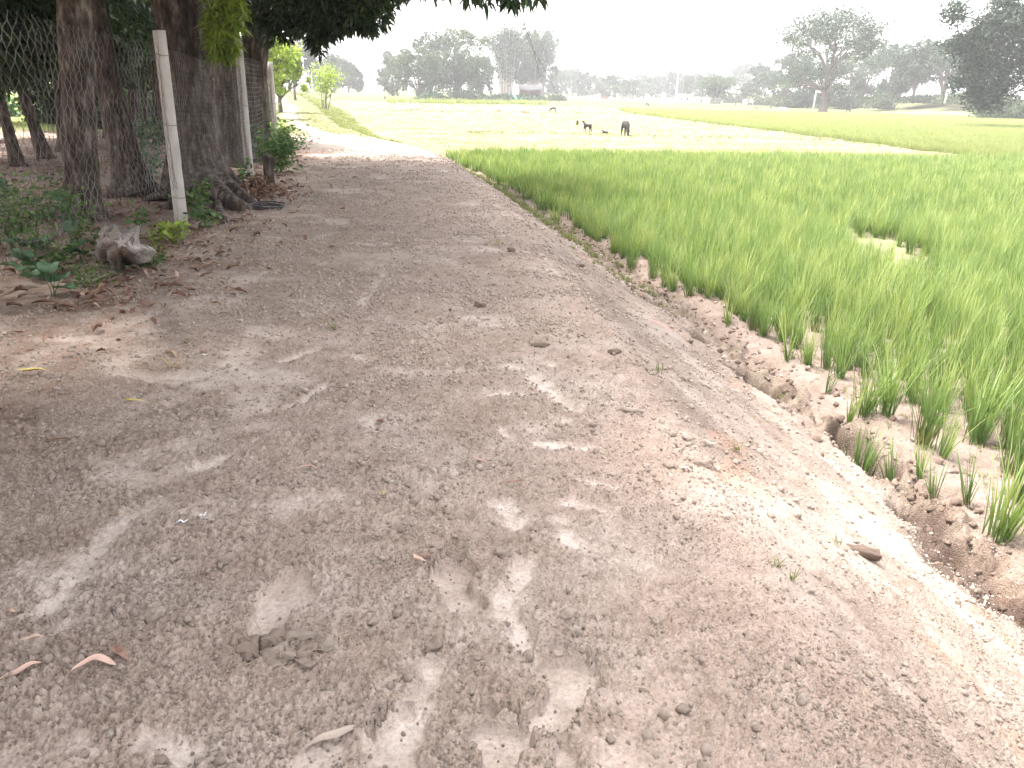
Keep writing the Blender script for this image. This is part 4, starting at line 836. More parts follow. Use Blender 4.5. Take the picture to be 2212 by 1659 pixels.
# thin trunks deeper in the orchard, and trees out of the frame that shade the path
cm = [blob_leaves([(0, 0, 4.6, 2.5, 2.5, 1.7, 1500), (.9, .5, 3.7, 1.4, 1.4, .9, 300), (-1.0, -.4, 3.6, 1.3, 1.4, 1.0, 300)], 0, np.random.RandomState(90 + k), L=.24, W=.055) for k in range(2)]
cms = [mesh('crown', np.vstack(m_.V), np.vstack(m_.F), M['mango'], False, {'tint': np.concatenate(m_.T)}) for m_ in cm]
low = blob_leaves([(0, 0, 2.9, 2.2, 2.2, 1.3, 900), (1.2, -.6, 2.1, .9, .9, .6, 160), (-1.1, .3, 2.2, 1.0, 1.0, .6, 160)], 0, np.random.RandomState(99), L=.24, W=.055); lowm = mesh('crown', np.vstack(low.V), np.vstack(low.F), M['mango'], False, {'tint': np.concatenate(low.T)})
def simple_tree(x, y, r, lean, label, grp, crown, seed, s=1.0):
    t = thing('mango_tree', label, 'tree', (x, y, -.08), grp); mb = MB(); V, F = trunk([(0, 0, 0), (lean * .3, 0, .8), (lean * .7, .05, 1.8), (lean, 0, 3.2), (lean * 1.1, 0, 4.4)], [r * 1.25, r, r * .9, r * .8, r * .5], seed, 14, 16, .14, flare(0, 4, 4, .3)); mb.add(V, F, .42)
    for k in range(3): limb(mb, (lean, 0, 3.0), (lean + 1.6 * math.cos(k * 2.1 + seed), 1.6 * math.sin(k * 2.1 + seed), 4.6), r * .45, .03, seed + k)
    mb.build('trunk', M['bark'], t, True); c = link('crown', crown, t); c.rotation_euler = (0, 0, seed * 1.7); c.location = (lean, 0, 0); c.scale = (s, s, s); return t
for k, (px, py, r, lean, lab) in enumerate(((40, 362, .085, -.25, 'thin dark trunk nearest the left border behind the wire'), (100, 345, .10, -.5, 'thin leaning trunk left of the stout trunk'), (232, 300, .07, .1, 'slim trunk between the stout and the leaning mango'), (262, 290, .09, -.3, 'slim trunk just behind the leaning mango'),
        (303, 292, .07, .1, 'slim trunk left of the first post, deep in the orchard'), (322, 300, .06, .05, 'slimmest trunk beside the first post, deep in the orchard'), (70, 235, .10, .1, 'far dark trunk between the two thin left trunks'))):
    a = G(px, py, -.05); simple_tree(a[0], a[1], r, lean, lab, 'thin trunks deeper in the orchard', cms[k % 2] if k % 2 else lowm, 20 + k, .9)
for k, (x_, y_, cr) in enumerate(((-14, 26, 2), (-17.5, 28, 2), (-21, 27, 2), (-11.8, 29, 2), (-19.5, 23, 2), (-24, 31, 2), (-8.5, 8.5, 0), (-8.8, 12.8, 1), (-9.8, 18.0, 2), (-12.5, 14.5, 2), (-13.0, 20, 2), (-11, 24, 2), (-16, 19, 2), (-8.8, 20.5, 0))):
    simple_tree(x_, y_, .13, .1, 'shadowy mango tree in the dark depth of the orchard', 'dark orchard trees', (cms + [lowm])[cr], 40 + k, 1.05)
for k, (x_, y_) in enumerate(((-4.6, .8), (-5.0, -3.2), (-9, 3.5), (-3.3, 1.8), (-9.5, -1))):
    simple_tree(x_, y_, .2, .2, 'mango tree of the orchard row beside and behind the viewpoint', 'orchard trees beside the viewpoint', cms[k % 2], 60 + k, 1.0)

# ------------------------------------------------------------------ weeds at the fence
def broad_leaf(mb, p, d, L, W, rs, t=.5, droop=.5):
    """heart-shaped blade with a midrib fold"""
    d = unit(np.array(d, float)); sd_ = unit(np.cross(d, (0, 0, 1.0)) + rs.normal(size=3) * .15); n = 6; V = []
    for i in range(n + 1):
        u = i / n; w_ = W / 2 * (math.sin(math.pi * min(u * .93 + .07, 1)) ** .75) * (1.15 - .4 * u); c_ = np.array(p) + d * L * u + np.array((0, 0, -droop * L * u * u))
        up = np.cross(sd_, d)
        for s_ in (-1, -.5, 0, .5, 1): V.append(c_ + sd_ * w_ * s_ + up * w_ * .35 * (abs(s_)) + up * .01 * math.sin(7 * u + 3 * s_))
    F = [(5 * i + j, 5 * i + j + 1, 5 * i + 6 + j, 5 * i + 5 + j) for i in range(n) for j in range(4)]; mb.add(V, F, np.clip(t + rs.normal() * .15, 0, 1))
def plant(px, py, h, spread, nl, L, W, label, seed, mat='weed', broad=False, name='weed_plant', z0=0.0, stems=6):
    a = G(px, py, z0); b = np.array((a[0], a[1], float(near_z(*a)))); t = thing(name, label, 'plant', tuple(b), 'weeds growing along the fence'); rs = np.random.RandomState(seed); ms = MB()
    tips = []
    for k in range(stems):
        an = rs.rand() * 6.28; q = np.array((math.cos(an) * spread * rs.rand(), math.sin(an) * spread * rs.rand(), h * rs.uniform(.5, 1))); P = spline([(rs.normal() * .02, rs.normal() * .02, 0), q * (.4, .4, .6), q], 8); V, F = tube(P, np.linspace(.004, .002, 8), 4); ms.add(V, F, .4); tips.append(P)
    ms.build('stem', M['weed'], t, True)
    if broad:
        for k in range(nl):
            P = tips[k % stems]; p = P[rs.randint(2, 8)]; an = rs.rand() * 6.28; m1 = MB(); broad_leaf(m1, p, (math.cos(an), math.sin(an), rs.uniform(.1, .6)), L * rs.uniform(.8, 1.2), W * rs.uniform(.9, 1.3), rs, .5, rs.uniform(.1, .4)); m1.build('leaf', M[mat], t, True)
    else:
        pts = np.vstack([P[2:] for P in tips]); idx = rs.randint(0, len(pts), nl); Q = pts[idx] + rs.normal(0, spread * .22, (nl, 3)) * (1, 1, .6); Q[:, 2] = np.abs(Q[:, 2]) + .01; V, F, T = leaves(Q, rs.normal(size=(nl, 3)) * (1, 1, .5) + (0, 0, .25), L * rs.uniform(.6, 1.2, nl), W * rs.uniform(.7, 1.2, nl), rs, .15, bend=.3); m1 = MB(); m1.add(V, F, T)
        m1.build('foliage', M[mat], t)
    return t
plant(120, 640, .22, .16, 7, .17, .12, 'low plant with large dark heart shaped leaves nearest the path', 1, 'bigleaf', True, 'broad_leaf_plant', stems=4)
plant(60, 590, .40, .30, 12, .17, .11, 'bushy broad leaved weed at the left border by the wire', 2, 'bigleaf', True, 'broad_leaf_plant')
plant(180, 565, .35, .14, 5, .18, .14, 'weed with round grey green leaves behind the wire', 3, 'bigleaf', True, 'broad_leaf_plant', stems=4)
plant(110, 480, .35, .35, 12, .18, .13, 'spreading broad leaved weed behind the first bay of wire', 4, 'bigleaf', True, 'broad_leaf_plant')
plant(20, 430, .4, .3, 9, .2, .14, 'broad leaved weed at the left border deeper behind the wire', 14, 'bigleaf', True, 'broad_leaf_plant')
plant(160, 455, .62, .30, 260, .07, .035, 'upright small leaved bush growing at the foot of the stout trunk', 5)
plant(130, 585, .30, .34, 260, .06, .03, 'tangled small leaved weed under the torn wire edge', 6)
plant(190, 622, .12, .35, 240, .04, .02, 'low creeping weed patch at the edge of the path', 7)
plant(250, 580, .12, .10, 4, .14, .10, 'small plant with one broad folded leaf in front of the weathered stump', 8, 'bigleaf', True, 'broad_leaf_plant', stems=3)
plant(365, 525, .2, .24, 120, .10, .055, 'yellow green weed cluster at the foot of the first post', 9, 'young')
plant(330, 575, .14, .22, 90, .05, .03, 'small round leaved weed below the yellow green one', 10)
plant(300, 500, .25, .15, 50, .08, .06, 'small weed beside the weathered stump', 16)
plant(430, 480, .45, .22, 170, .075, .045, 'upright weed between the first post and the big roots', 11)
plant(452, 500, .22, .18, 80, .06, .04, 'low pale weed leaning towards the path by the roots', 12)
plant(608, 375, .75, .55, 620, .13, .06, 'bushy green weed spilling onto the path beyond the second post', 13, 'weed', stems=12)
plant(615, 340, .8, .5, 420, .13, .06, 'leafy bush at the third post beside the path', 15, stems=10)
plant(480, 330, .9, .6, 26, .26, .17, 'big leaved shrub seen through the fine wire between the posts', 17, 'bigleaf', True, 'broad_leaf_shrub', stems=10)
plant(555, 350, .9, .5, 22, .26, .16, 'big leaved shrub behind the woven wire beyond the second post', 18, 'bigleaf', True, 'broad_leaf_shrub', stems=10)
plant(300, 320, .7, .9, 500, .13, .08, 'dark undergrowth left of the first post deep in the orchard', 19, 'bigleaf', stems=14)
plant(330, 380, .5, .5, 200, .10, .06, 'low dark weed just left of the first post', 20, 'bigleaf', stems=9)
plant(525, 400, .3, .25, 60, .12, .06, 'small weeds among the roots at the second post', 22)
plant(650, 320, .25, .3, 90, .08, .04, 'low grass clump at the far edge of the churned soil', 23)

plant(30, 540, .6, .4, 420, .07, .035, 'thick small leaved bush cut by the left border', 31, stems=10)
plant(75, 500, .55, .35, 260, .08, .04, 'tall loose weed behind the bushy one at the left border', 32, stems=9)
plant(165, 520, .5, .25, 240, .07, .035, 'leafy weed climbing the wire by the stump', 33, stems=8)
plant(225, 555, .25, .2, 120, .05, .03, 'small green weed left of the weathered stump', 34)
plant(90, 600, .26, .22, 9, .14, .11, 'low weed with very large round leaves under the torn wire', 35, 'bigleaf', True, 'broad_leaf_plant', stems=4)
# weathered stump with torn bark
a = G(262, 555); bz = np.array((a[0], a[1], 0.0)); t = thing('weathered_stump', 'grey splintered stump with a pale root arm behind the torn wire', 'stump', tuple(bz)); mb = MB()
def ridg(th, i): return 1 + .28 * np.sin(5 * th + .2 * i[:, None])[...] * 1.0 + .16 * np.sin(11 * th + .5 * i[:, None])
P = spline([gp(262, 556), gp(254, 535, .18), gp(252, 525, .38), gp(262, 525, .62)], 16); V, F = tube(P, np.interp(np.linspace(0, 1, 16), [0, .3, .7, 1], [.21, .15, .10, .025]), 26, .3, 3, ridg); mb.add(V, F, .55)
P = spline([gp(222, 500, .12), gp(240, 505, .30), gp(258, 520, .36)], 8); V, F = tube(P, np.linspace(.05, .10, 8), 12, .3, 5); mb.add(V, F, .35)
mb.build('wood', M['greywood'], t, True, bz)
mb = MB(); P = spline([gp(268, 530, .30), gp(290, 540, .22), gp(318, 548, .12), gp(330, 560, .0)], 14); V, F = tube(P, np.interp(np.linspace(0, 1, 14), [0, .5, 1], [.05, .075, .03]), 14, .4, 8, lambda th, i: 1 + .35 * np.sin(3 * th + i[:, None] * .4)); mb.add(V, F, .7)
P = spline([gp(262, 524, .56), gp(272, 530, .38), gp(285, 545, .16), gp(292, 556, .02)], 12); V, F = tube(P, np.linspace(.03, .045, 12), 10, .4, 9); mb.add(V, F, .85); mb.build('root_arm', M['greywood'], t, True, bz)
# dry fallen branch behind the wire
mb = MB(); V, F = tube(spline([gp(45, 528, .02), gp(110, 512, .06), gp(150, 490, .12), gp(170, 478, .1)], 10), np.linspace(.03, .02, 10), 8, .2, 4); mb.add(V, F, .6); o = mb.build('fallen_branch', M['greywood'], None, True); tag(o, 'pale fallen branch lying behind the wire on the left', 'branch')
mb = MB(); V, F = tube(spline([gp(455, 455, .08), gp(475, 462, .12), gp(490, 470, .06), gp(492, 488, .0)], 10), np.linspace(.02, .014, 10), 8, .2, 4); mb.add(V, F, .5); o = mb.build('fallen_branch', M['greywood'], None, True); tag(o, 'short bent stick leaning on the ground by the roots', 'branch')
# cut stub
b = G(584, 398); mb = MB(); V, F = tube(spline([(b[0], b[1], -.05), (b[0] - .01, b[1], .2), (b[0] + .02, b[1], .42)], 10), [.09, .085, .08, .078, .08, .082, .086, .09, .09, .07], 14, .15, 6); mb.add(V, F, .35); o = mb.build('cut_stub', M['bark'], None, True); tag(o, 'short dark sawn stub beside the second post', 'stump')
# coil of hose
a = G(578, 452); t = thing('hose_coil', 'flat coil of black hose lying at the end of the roots', 'hose', (a[0], a[1], float(near_z(*a)) + .02)); mb = MB()
th = np.linspace(0, 6.28 * 3.6, 120); rr = .17 + .012 * np.sin(th * .7) + .012 * th / 6.28; P = np.stack((rr * np.cos(th), rr * np.sin(th), .012 * th / 6.28 + .008 * np.sin(th * 1.3)), -1); V, F = tube(P, np.full(120, .009), 6); mb.add(V, F, .5); mb.build('hose', M['black'], t, True)

# ------------------------------------------------------------------ far trees
FZ = -.5
def tree_obj(px, pyb, pyt, hw, kind, label, seed, grp=None, cat='tree', mat='far_green', name='tree', leaf=None, n=None, Y=None, trunkfrac=.25, zb=FZ, asp=1):
    """px, pyb: foot; pyt: top; hw: half width, all as seen from the viewpoint, turned into metres"""
    rs = np.random.RandomState(seed)
    if Y is None: b = G(px, pyb, zb); Yb = b[1]; bx = b[0]
    else: Yb = Y; bx = at(px, pyb, Y)[0]
    h = at(px, pyt, Yb)[2] - zb; r = hw / FPX * Yb * 1.03; leaf = leaf or max(.16, Yb * .0032)
    base = (bx, Yb, zb - .1); t = thing(name, label, cat, base, grp); mb = MB(); tb = MB()
    if kind == 'round':
        blobs = []; nb = rs.randint(13, 19)
        for k in range(nb):
            an = rs.rand() * 6.28; q = rs.rand() ** .5; zz_ = h * (trunkfrac + .12 + (.78 - trunkfrac) * rs.rand()); wdt = r * .82 * math.sin(math.pi * min(max((zz_ / h - trunkfrac * .5) / (1.05 - trunkfrac * .5), .1), .95)) ** .6
            blobs.append((math.cos(an) * q * wdt, math.sin(an) * q * wdt, zz_, r * rs.uniform(.26, .46), h * rs.uniform(.09, .17)))
        blobs.append((0, 0, h * .84, r * .45, h * .15))
        N = n or int(min(6500, 150 * (r * h) / (leaf * leaf) * .06 + 2400))
        w_ = np.array([b_[3] * (b_[3] + b_[4]) for b_ in blobs]); cnt_ = (N * w_ / w_.sum()).astype(int)
        for (x_, y_, z_, ra, rb), m_ in zip(blobs, cnt_):
            nc = max(m_ // 14, 3); d = unit(rs.normal(size=(nc, 3))); cc_ = np.array((x_, y_, z_)) + d * np.array((ra, ra, rb)) * rs.uniform(.55, 1.08, nc)[:, None]
            P = np.repeat(cc_, 14, 0) + rs.normal(size=(nc * 14, 3)) * np.array((ra, ra, rb)) * .16; tt = np.repeat(rs.uniform(.1, .8, nc), 14) + rs.normal(0, .1, nc * 14) + .15
            V, F, T = cards(P, rs.normal(size=P.shape) + np.repeat(d, 14, 0) * .5 + (0, 0, .4), leaf * rs.uniform(.6, 1.3, len(P)), rs, np.clip(tt, 0, 1)); mb.add(V, F, T)
            e = np.array((x_, y_, z_)); V, F = tube(spline([(0, 0, h * trunkfrac * .8), e * (.35, .35, .55) + (0, 0, h * trunkfrac * .3), e], 6), np.linspace(h * .014, h * .004, 6), 5); tb.add(V, F, .5)
        V, F = tube(spline([(0, 0, 0), (rs.normal() * .1, 0, h * trunkfrac * .6), (0, 0, h * (trunkfrac + .15))], 8), np.linspace(h * .032, h * .02, 8), 9, .15, seed); tb.add(V, F, .5)
    elif kind == 'airy':
        tips = []
        V, F = tube(spline([(0, 0, -.3), (.2, 0, h * .12), (-.1, 0, h * .25), (.2, 0, h * .36)], 14), np.interp(np.linspace(0, 1, 14), [0, .2, 1], [h * .055, h * .036, h * .026]), 14, .2, 3); tb.add(V, F, .5)
        forks = []
        for k in range(6):
            an = k * 1.05 + rs.rand() * .5; q = np.array((math.cos(an) * r * .38, math.sin(an) * r * .38, h * rs.uniform(.58, .70))); P = spline([(.2, 0, h * .34), q * (.45, .45, .85) + rs.normal(size=3) * .2, q], 8); V, F = tube(P, np.linspace(h * .012, h * .006, 8), 7); tb.add(V, F, .5); forks.append(q)
        forks.append(np.array((.3, 0, h * .72))); V, F = tube(spline([(.2, 0, h * .34), (.5, .2, h * .52), forks[-1]], 8), np.linspace(h * .014, h * .007, 8), 7); tb.add(V, F, .5); tt = []
        for k in range(95):
            d = unit(rs.normal(size=3)); d[2] = abs(d[2]) if rs.rand() < .82 else -.35 * abs(d[2]); rr_ = rs.uniform(.72, 1.0); c_ = np.array((0, 0, h * .66)) + d * np.array((r, r, h * .35)) * rr_; f_ = min(forks, key=lambda q: np.linalg.norm(q - c_)); P = spline([f_, (f_ + c_) / 2 + rs.normal(size=3) * .25 + (0, 0, -.2), c_], 6); V, F = tube(P, np.linspace(h * .004, h * .0012, 6), 4); tb.add(V, F, .5); m_ = 84
            Q = np.repeat(P[3:], m_ // 3, 0) + rs.normal(size=(3 * (m_ // 3), 3)) * (r * .10, r * .10, h * .022); V, F, T = cards(Q, rs.normal(size=Q.shape) * .7 + (0, 0, 1), leaf * rs.uniform(.6, 1.4, len(Q)), rs); mb.add(V, F, T)
        for k in range(26):
            an = rs.rand() * 6.28; c_ = np.array((math.cos(an) * r * rs.uniform(.15, .6) - r * .2, math.sin(an) * r * .5, h * rs.uniform(.27, .44))); V, F = tube(spline([(.0, 0, h * .22), (c_ + (0, 0, h * .22)) / 2 + (0, 0, -.2), c_], 5), np.linspace(h * .01, h * .003, 5), 5); tb.add(V, F, .5)
            Q = c_ + rs.normal(size=(60, 3)) * (r * .12, r * .12, h * .035); V, F, T = cards(Q, rs.normal(size=Q.shape), leaf * rs.uniform(.5, 1.1, 60), rs); mb.add(V, F, T)
    elif kind == 'bamboo':
        ns = n or 64
        for k in range(ns):
            an = rs.rand() * 6.28; q = rs.rand() ** .6; p0 = np.array((math.cos(an) * r * .3 * q, math.sin(an) * r * .3 * q, 0)); hh = h * rs.uniform(.72, 1.0) * (1 - .18 * q); ex = r * rs.uniform(.3, 1.0) * q; P = spline([p0, p0 * 1.4 + (0, 0, hh * .5), p0 + (math.cos(an) * ex * .6, math.sin(an) * ex * .6, hh * .88), p0 + (math.cos(an) * ex, math.sin(an) * ex, hh * .97)], 12)
            V, F = tube(P, np.linspace(.045, .012, 12) * max(1, Yb / 110), 4); tb.add(V, F, rs.rand()); m_ = 120; idx = rs.randint(3, 12, m_); c_ = P[idx] + rs.normal(size=(m_, 3)) * np.array((r * .13, r * .13, h * .045)); V, F, T = cards(c_, rs.normal(size=c_.shape) + (0, 0, .3), leaf * rs.uniform(.5, 1.2, m_), rs, np.clip(rs.normal(.5, .22, m_), 0, 1), .4); mb.add(V, F, T)
    elif kind == 'palm':
        P = spline([(0, 0, 0), (.1, 0, h * .4), (.05, 0, h * .72)], 8); V, F = tube(P, np.linspace(h * .03, h * .022, 8), 7); tb.add(V, F, .5); top = P[-1]
        for k in range(11):
            an = k * .571 + rs.rand() * .3; el = rs.uniform(.2, 1.1); d = np.array((math.cos(an) * math.cos(el), math.sin(an) * math.cos(el), math.sin(el))); Lf = h * .42; m_ = 12; u = np.linspace(.08, 1, m_); Q = top + d * (u * Lf)[:, None] + np.stack((0 * u, 0 * u, -u * u * Lf * .55), -1); V, F = tube(Q, np.linspace(.03, .01, m_), 3); mb.add(V, F, .6); sd2 = unit(np.cross(d, (0, 0, 1)))
            for s_ in (-1, 1):
                V, F, T = leaves(Q, np.tile(d * .6 + sd2 * s_ + (0, 0, -.35), (m_, 1)), Lf * .30 * np.sin(np.pi * np.clip(u * .9, .1, 1)), .10 * h / 4, rs); mb.add(V, F, T)
    elif kind == 'sapling':
        for k in range(7):
            P = spline([(rs.normal() * .1, rs.normal() * .1, 0), (rs.normal() * r * .15, rs.normal() * r * .15, h * .5), (rs.normal() * r * .35, rs.normal() * r * .3, h * rs.uniform(.7, .98))], 8); V, F = tube(P, np.linspace(.03, .01, 8) * max(1, h / 4), 5); tb.add(V, F, .6); m_ = 130; c_ = P[rs.randint(3, 8, m_)] + rs.normal(size=(m_, 3)) * (r * .3, r * .3, h * .07); V, F, T = cards(c_, rs.normal(size=c_.shape) + (0, 0, .6), leaf * rs.uniform(.6, 1.2, m_), rs, None, .45); mb.add(V, F, T)
    elif kind == 'pole_tree':
        V, F = tube(spline([(0, 0, 0), (.05, 0, h * .5), (0, 0, h * .96)], 10), np.linspace(h * .016, h * .006, 10), 7); tb.add(V, F, .9)
        for k in range(26):
            z_ = h * rs.uniform(.42, 1.0); an = rs.rand() * 6.28; L_ = r * rs.uniform(.4, 1) * (1.15 - z_ / h * .6); e = np.array((math.cos(an) * L_, math.sin(an) * L_, z_ + L_ * .3)); V, F = tube([(0, 0, z_), e], [h * .004, h * .002], 3); tb.add(V, F, .9); c_ = e + rs.normal(size=(34, 3)) * (r * .22, r * .22, h * .035); V, F, T = cards(c_, rs.normal(size=c_.shape), leaf * rs.uniform(.6, 1.2, 34), rs, None, .4); mb.add(V, F, T)
    elif kind == 'shrub':
        nc = 40; d = unit(rs.normal(size=(nc, 3))); d[:, 2] = np.abs(d[:, 2]); cc_ = d * np.array((r, r * .7, h * .9)) * rs.uniform(.4, 1, nc)[:, None]; N = n or 1300; P = cc_[rs.randint(0, nc, N)] + rs.normal(size=(N, 3)) * (r * .16, r * .14, h * .13); P[:, 2] = np.abs(P[:, 2]); V, F, T = cards(P, rs.normal(size=P.shape) + (0, 0, .6), leaf * rs.uniform(.6, 1.2, N), rs); mb.add(V, F, T)
        for k in range(8): V, F = tube([(0, 0, 0), cc_[k]], [.03, .01], 4); tb.add(V, F, .5)
    tb.build('trunk' if kind != 'bamboo' else 'culms', M['palebark'] if kind in ('pole_tree', 'bamboo') else M['farbark'], t, True)
    mb.build('crown', M[mat], t)
    return t
TR = tree_obj
# centre clump
TR(905, 213, 98, 66, 'round', 'low bushy tree at the left end of the middle grove', 301, 'trees of the middle grove', mat='far_light', trunkfrac=.0)
TR(932, 212, 64, 42, 'round', 'tall dark crowned tree rising behind the left of the middle grove', 302, 'trees of the middle grove', trunkfrac=.12, zb=FZ, n=5500)
TR(985, 214, 56, 72, 'round', 'broad pale crowned tree in the middle grove', 303, 'trees of the middle grove', mat='far_light', trunkfrac=.08, n=7500)
TR(1040, 213, 120, 36, 'round', 'smaller dark tree between the broad tree and the bamboo', 304, 'trees of the middle grove', trunkfrac=.0)
TR(848, 208, 118, 30, 'round', 'low pale tree at the far left tip of the middle grove', 305, 'trees of the middle grove', mat='far_light', trunkfrac=.0)
TR(838, 204, 112, 16, 'pole_tree', 'thin sparse tree sticking up at the left tip of the grove', 306, 'thin trees by the grove', mat='far_green')
TR(874, 204, 110, 16, 'pole_tree', 'second thin sparse tree right of the first at the grove tip', 307, 'thin trees by the grove', mat='far_light')
TR(1095, 212, 42, 50, 'bamboo', 'tall feathery bamboo clump with bare lower culms left of the hut', 308, 'bamboo clumps', mat='far_green')
TR(1150, 212, 56, 52, 'bamboo', 'dense grey green bamboo clump rising behind the hut', 309, 'bamboo clumps')
TR(1125, 212, 48, 36, 'round', 'pale leafed tree wedged between the two bamboo clumps', 310, 'trees of the middle grove', mat='far_light', trunkfrac=.2)
TR(1172, 210, 62, 32, 'round', 'dark tree leaning over the hut roof', 311, 'trees of the middle grove', trunkfrac=.2)
TR(1000, 216, 183, 46, 'shrub', 'dark green dome shaped bush in front of the grove', 312, 'bushes under the grove')
TR(935, 217, 196, 34, 'shrub', 'low bush at the left foot of the grove', 313, 'bushes under the grove')
TR(1068, 218, 200, 40, 'shrub', 'low weeds in front of the bamboo culms', 314, 'bushes under the grove')
TR(1140, 217, 203, 40, 'shrub', 'low weeds in front of the hut', 315, 'bushes under the grove')
TR(1205, 218, 203, 20, 'shrub', 'rounded pale bush alone right of the hut', 316, 'bushes under the grove', mat='far_light')
# row of yellow green stalks along the grove
rs = np.random.RandomState(5); n = 260; X_ = np.concatenate((rs.uniform(830, 905, 30), rs.uniform(905, 1180, 230))); pts = np.array([(*G(px, 222 + (px - 830) * .012 + rs.normal() * .6, -.5), -.5) for px in X_])
scatter('crop_rows', pts, np.stack((np.full(n, 2.2), np.full(n, 2.2), rs.uniform(1.3, 2.3, n)), -1), rs.rand(n) * 6.28, [tuft_mesh('stalks', 'rice_pale', 10, .36, .03, .1, 290 + i, lean=.4, seg=2, tintlo=.5) for i in range(3)], 'row of yellow green stalks along the foot of the grove', tilt=.1)
# left far
TR(604, 200, 66, 56, 'round', 'bright light green tree beyond the last visible fence post', 320, 'trees beyond the track', mat='young', trunkfrac=.25, Y=44, leaf=.22, zb=-.1)
TR(575, 200, 30, 50, 'round', 'bright green tree partly hidden by the leaning trunk', 321, 'trees beyond the track', mat='young', trunkfrac=.25, Y=36, leaf=.2, zb=-.1)
TR(637, 198, 108, 18, 'round', 'small olive tree right of the bright green tree', 322, 'trees beyond the track', mat='far_light', trunkfrac=.3, Y=75, zb=-.1)
for k, px in enumerate((646, 662, 668, 674)): TR(px, 188, 84 + 6 * (k % 3), 15, 'pole_tree', ['pale straight trunk left of the tall white one', 'tall white straight trunk with a thin crown', 'slender pale trunk right of the tall white one', 'slender grey trunk beside the sapling'][k], 330 + k, 'straight pale trees beyond the track', Y=150, zb=-.2)
TR(703, 207, 122, 34, 'sapling', 'light green feathery bamboo sapling at the edge of the track', 340, 'trees beyond the track', mat='young', Y=52, leaf=.2, zb=-.3)
for k, (px, pt, hw, mt) in enumerate(((690, 128, 26, 'far_green'), (722, 118, 34, 'far_green'), (752, 128, 26, 'far_light'), (772, 150, 14, 'far_green'), (705, 140, 24, 'far_light'))):
    TR(px, 188, pt, hw, 'round', ['dark tree behind the sapling', 'highest tree of the wood at the end of the track', 'rounded tree at the right end of the wood', 'small last tree of the wood before the open gap', 'pale tree directly behind the sapling'][k], 350 + k, 'wood at the end of the track', Y=190, mat=mt, trunkfrac=.05)
# distant line from the gap to the right
rs = np.random.RandomState(44); k = 0
ORD = ['first', 'second', 'third', 'fourth', 'fifth', 'sixth', 'seventh', 'eighth', 'ninth', 'tenth', 'eleventh', 'twelfth', 'thirteenth', 'fourteenth', 'fifteenth', 'sixteenth', 'seventeenth', 'eighteenth', 'nineteenth', 'twentieth', 'twenty first', 'twenty second', 'twenty third', 'twenty fourth', 'twenty fifth', 'twenty sixth', 'twenty seventh', 'twenty eighth', 'twenty ninth', 'thirtieth']
for px in (790, 815, 835):
    TR(px, 184, 168 + rs.randint(4), 22, 'round', ['leftmost very distant tree in the gap left of the grove', 'middle very distant tree in the gap left of the grove', 'very distant tree in the gap, nearest the grove'][k], 360 + k, 'distant trees in the gap', Y=420, trunkfrac=.05, n=700); k += 1
px = 1185
while px < 1560:
    tp_ = np.interp(px, [1185, 1210, 1240, 1290, 1340, 1400, 1455, 1500, 1560], [165, 150, 142, 160, 165, 163, 150, 160, 150]) + rs.uniform(-5, 6)
    TR(px, 205, tp_, rs.uniform(17, 30), ['round', 'round', 'bamboo', 'round'][k % 4], ORD[k - 3] + ' tree of the hazy distant tree line, counted rightwards from the hut', 370 + k, 'distant tree line', Y=250 + rs.uniform(-20, 50), trunkfrac=.03, n=1300 if k % 4 != 2 else 16, mat=['far_green', 'far_light', 'far_green'][k % 3]); px += rs.uniform(13, 19); k += 1
for q, px in enumerate((1305, 1325, 1345, 1368, 1390, 1290)): TR(px, 209, 178, 16, 'palm', 'low banana like palm in front of the distant trees, ' + ['leftmost but one', 'third from the left', 'fourth from the left', 'second from the right', 'rightmost of its row', 'leftmost of its row'][q], 400 + q, 'low palms along the tree line', Y=215, mat='far_light')
TR(1545, 212, 160, 40, 'bamboo', 'arching pale bamboo thicket right of the white pole', 410, 'distant bushes', Y=170, mat='far_light', n=40)
TR(1515, 212, 172, 24, 'palm', 'spiky palm clump left of the arching bamboo', 411, 'distant palms', Y=175)
TR(1605, 205, 136, 40, 'round', 'dark domed tree on the skyline right of the white pole', 412, 'distant skyline trees', Y=280, n=2400)
for q, px in enumerate((1590, 1603, 1618, 1632)): TR(px, 213, 182 + q % 2 * 4, 13, 'palm', ORD[q] + ' slim palm from the left in the short row on the far right field', 413 + q, 'row of slim palms', Y=150, mat='far_light')
TR(1690, 216, 166, 12, 'palm', 'lone palm left of the great tree', 420, 'palms by the great tree', Y=125, mat='far_light'); TR(1667, 215, 176, 14, 'palm', 'palm with wide fronds further left of the great tree', 421, 'palms by the great tree', Y=130, mat='far_light')
# the great airy tree and its neighbours
TR(1776, 239, 14, 112, 'airy', 'great airy rain tree with a wide umbrella crown standing alone in the fields', 430, 'great trees on the right', Y=112, leaf=.34, mat='far_green', zb=FZ)
TR(1745, 226, 118, 62, 'round', 'dense lower tree behind the trunk of the great airy tree', 431, 'trees behind the great tree', Y=140, trunkfrac=.04, n=5500)
TR(1690, 222, 112, 50, 'round', 'medium tree left behind the great airy tree', 432, 'trees behind the great tree', Y=160, trunkfrac=.08)
TR(1636, 216, 138, 36, 'round', 'small tree further left behind the great airy tree', 433, 'trees behind the great tree', Y=190, trunkfrac=.05)
TR(1860, 224, 88, 66, 'round', 'tall pale tree just right of the great airy tree', 434, 'trees behind the great tree', Y=150, mat='far_light', trunkfrac=.12, n=6000)
TR(1915, 222, 92, 64, 'round', 'dark heavy crowned tree right of the pale one', 435, 'trees on the far bank', Y=140, trunkfrac=.04, n=6500, zb=.6)
TR(1972, 216, 80, 54, 'round', 'grey green tree with a visible straight trunk on the far bank', 436, 'trees on the far bank', Y=125, trunkfrac=.22, n=5500, zb=1.0)
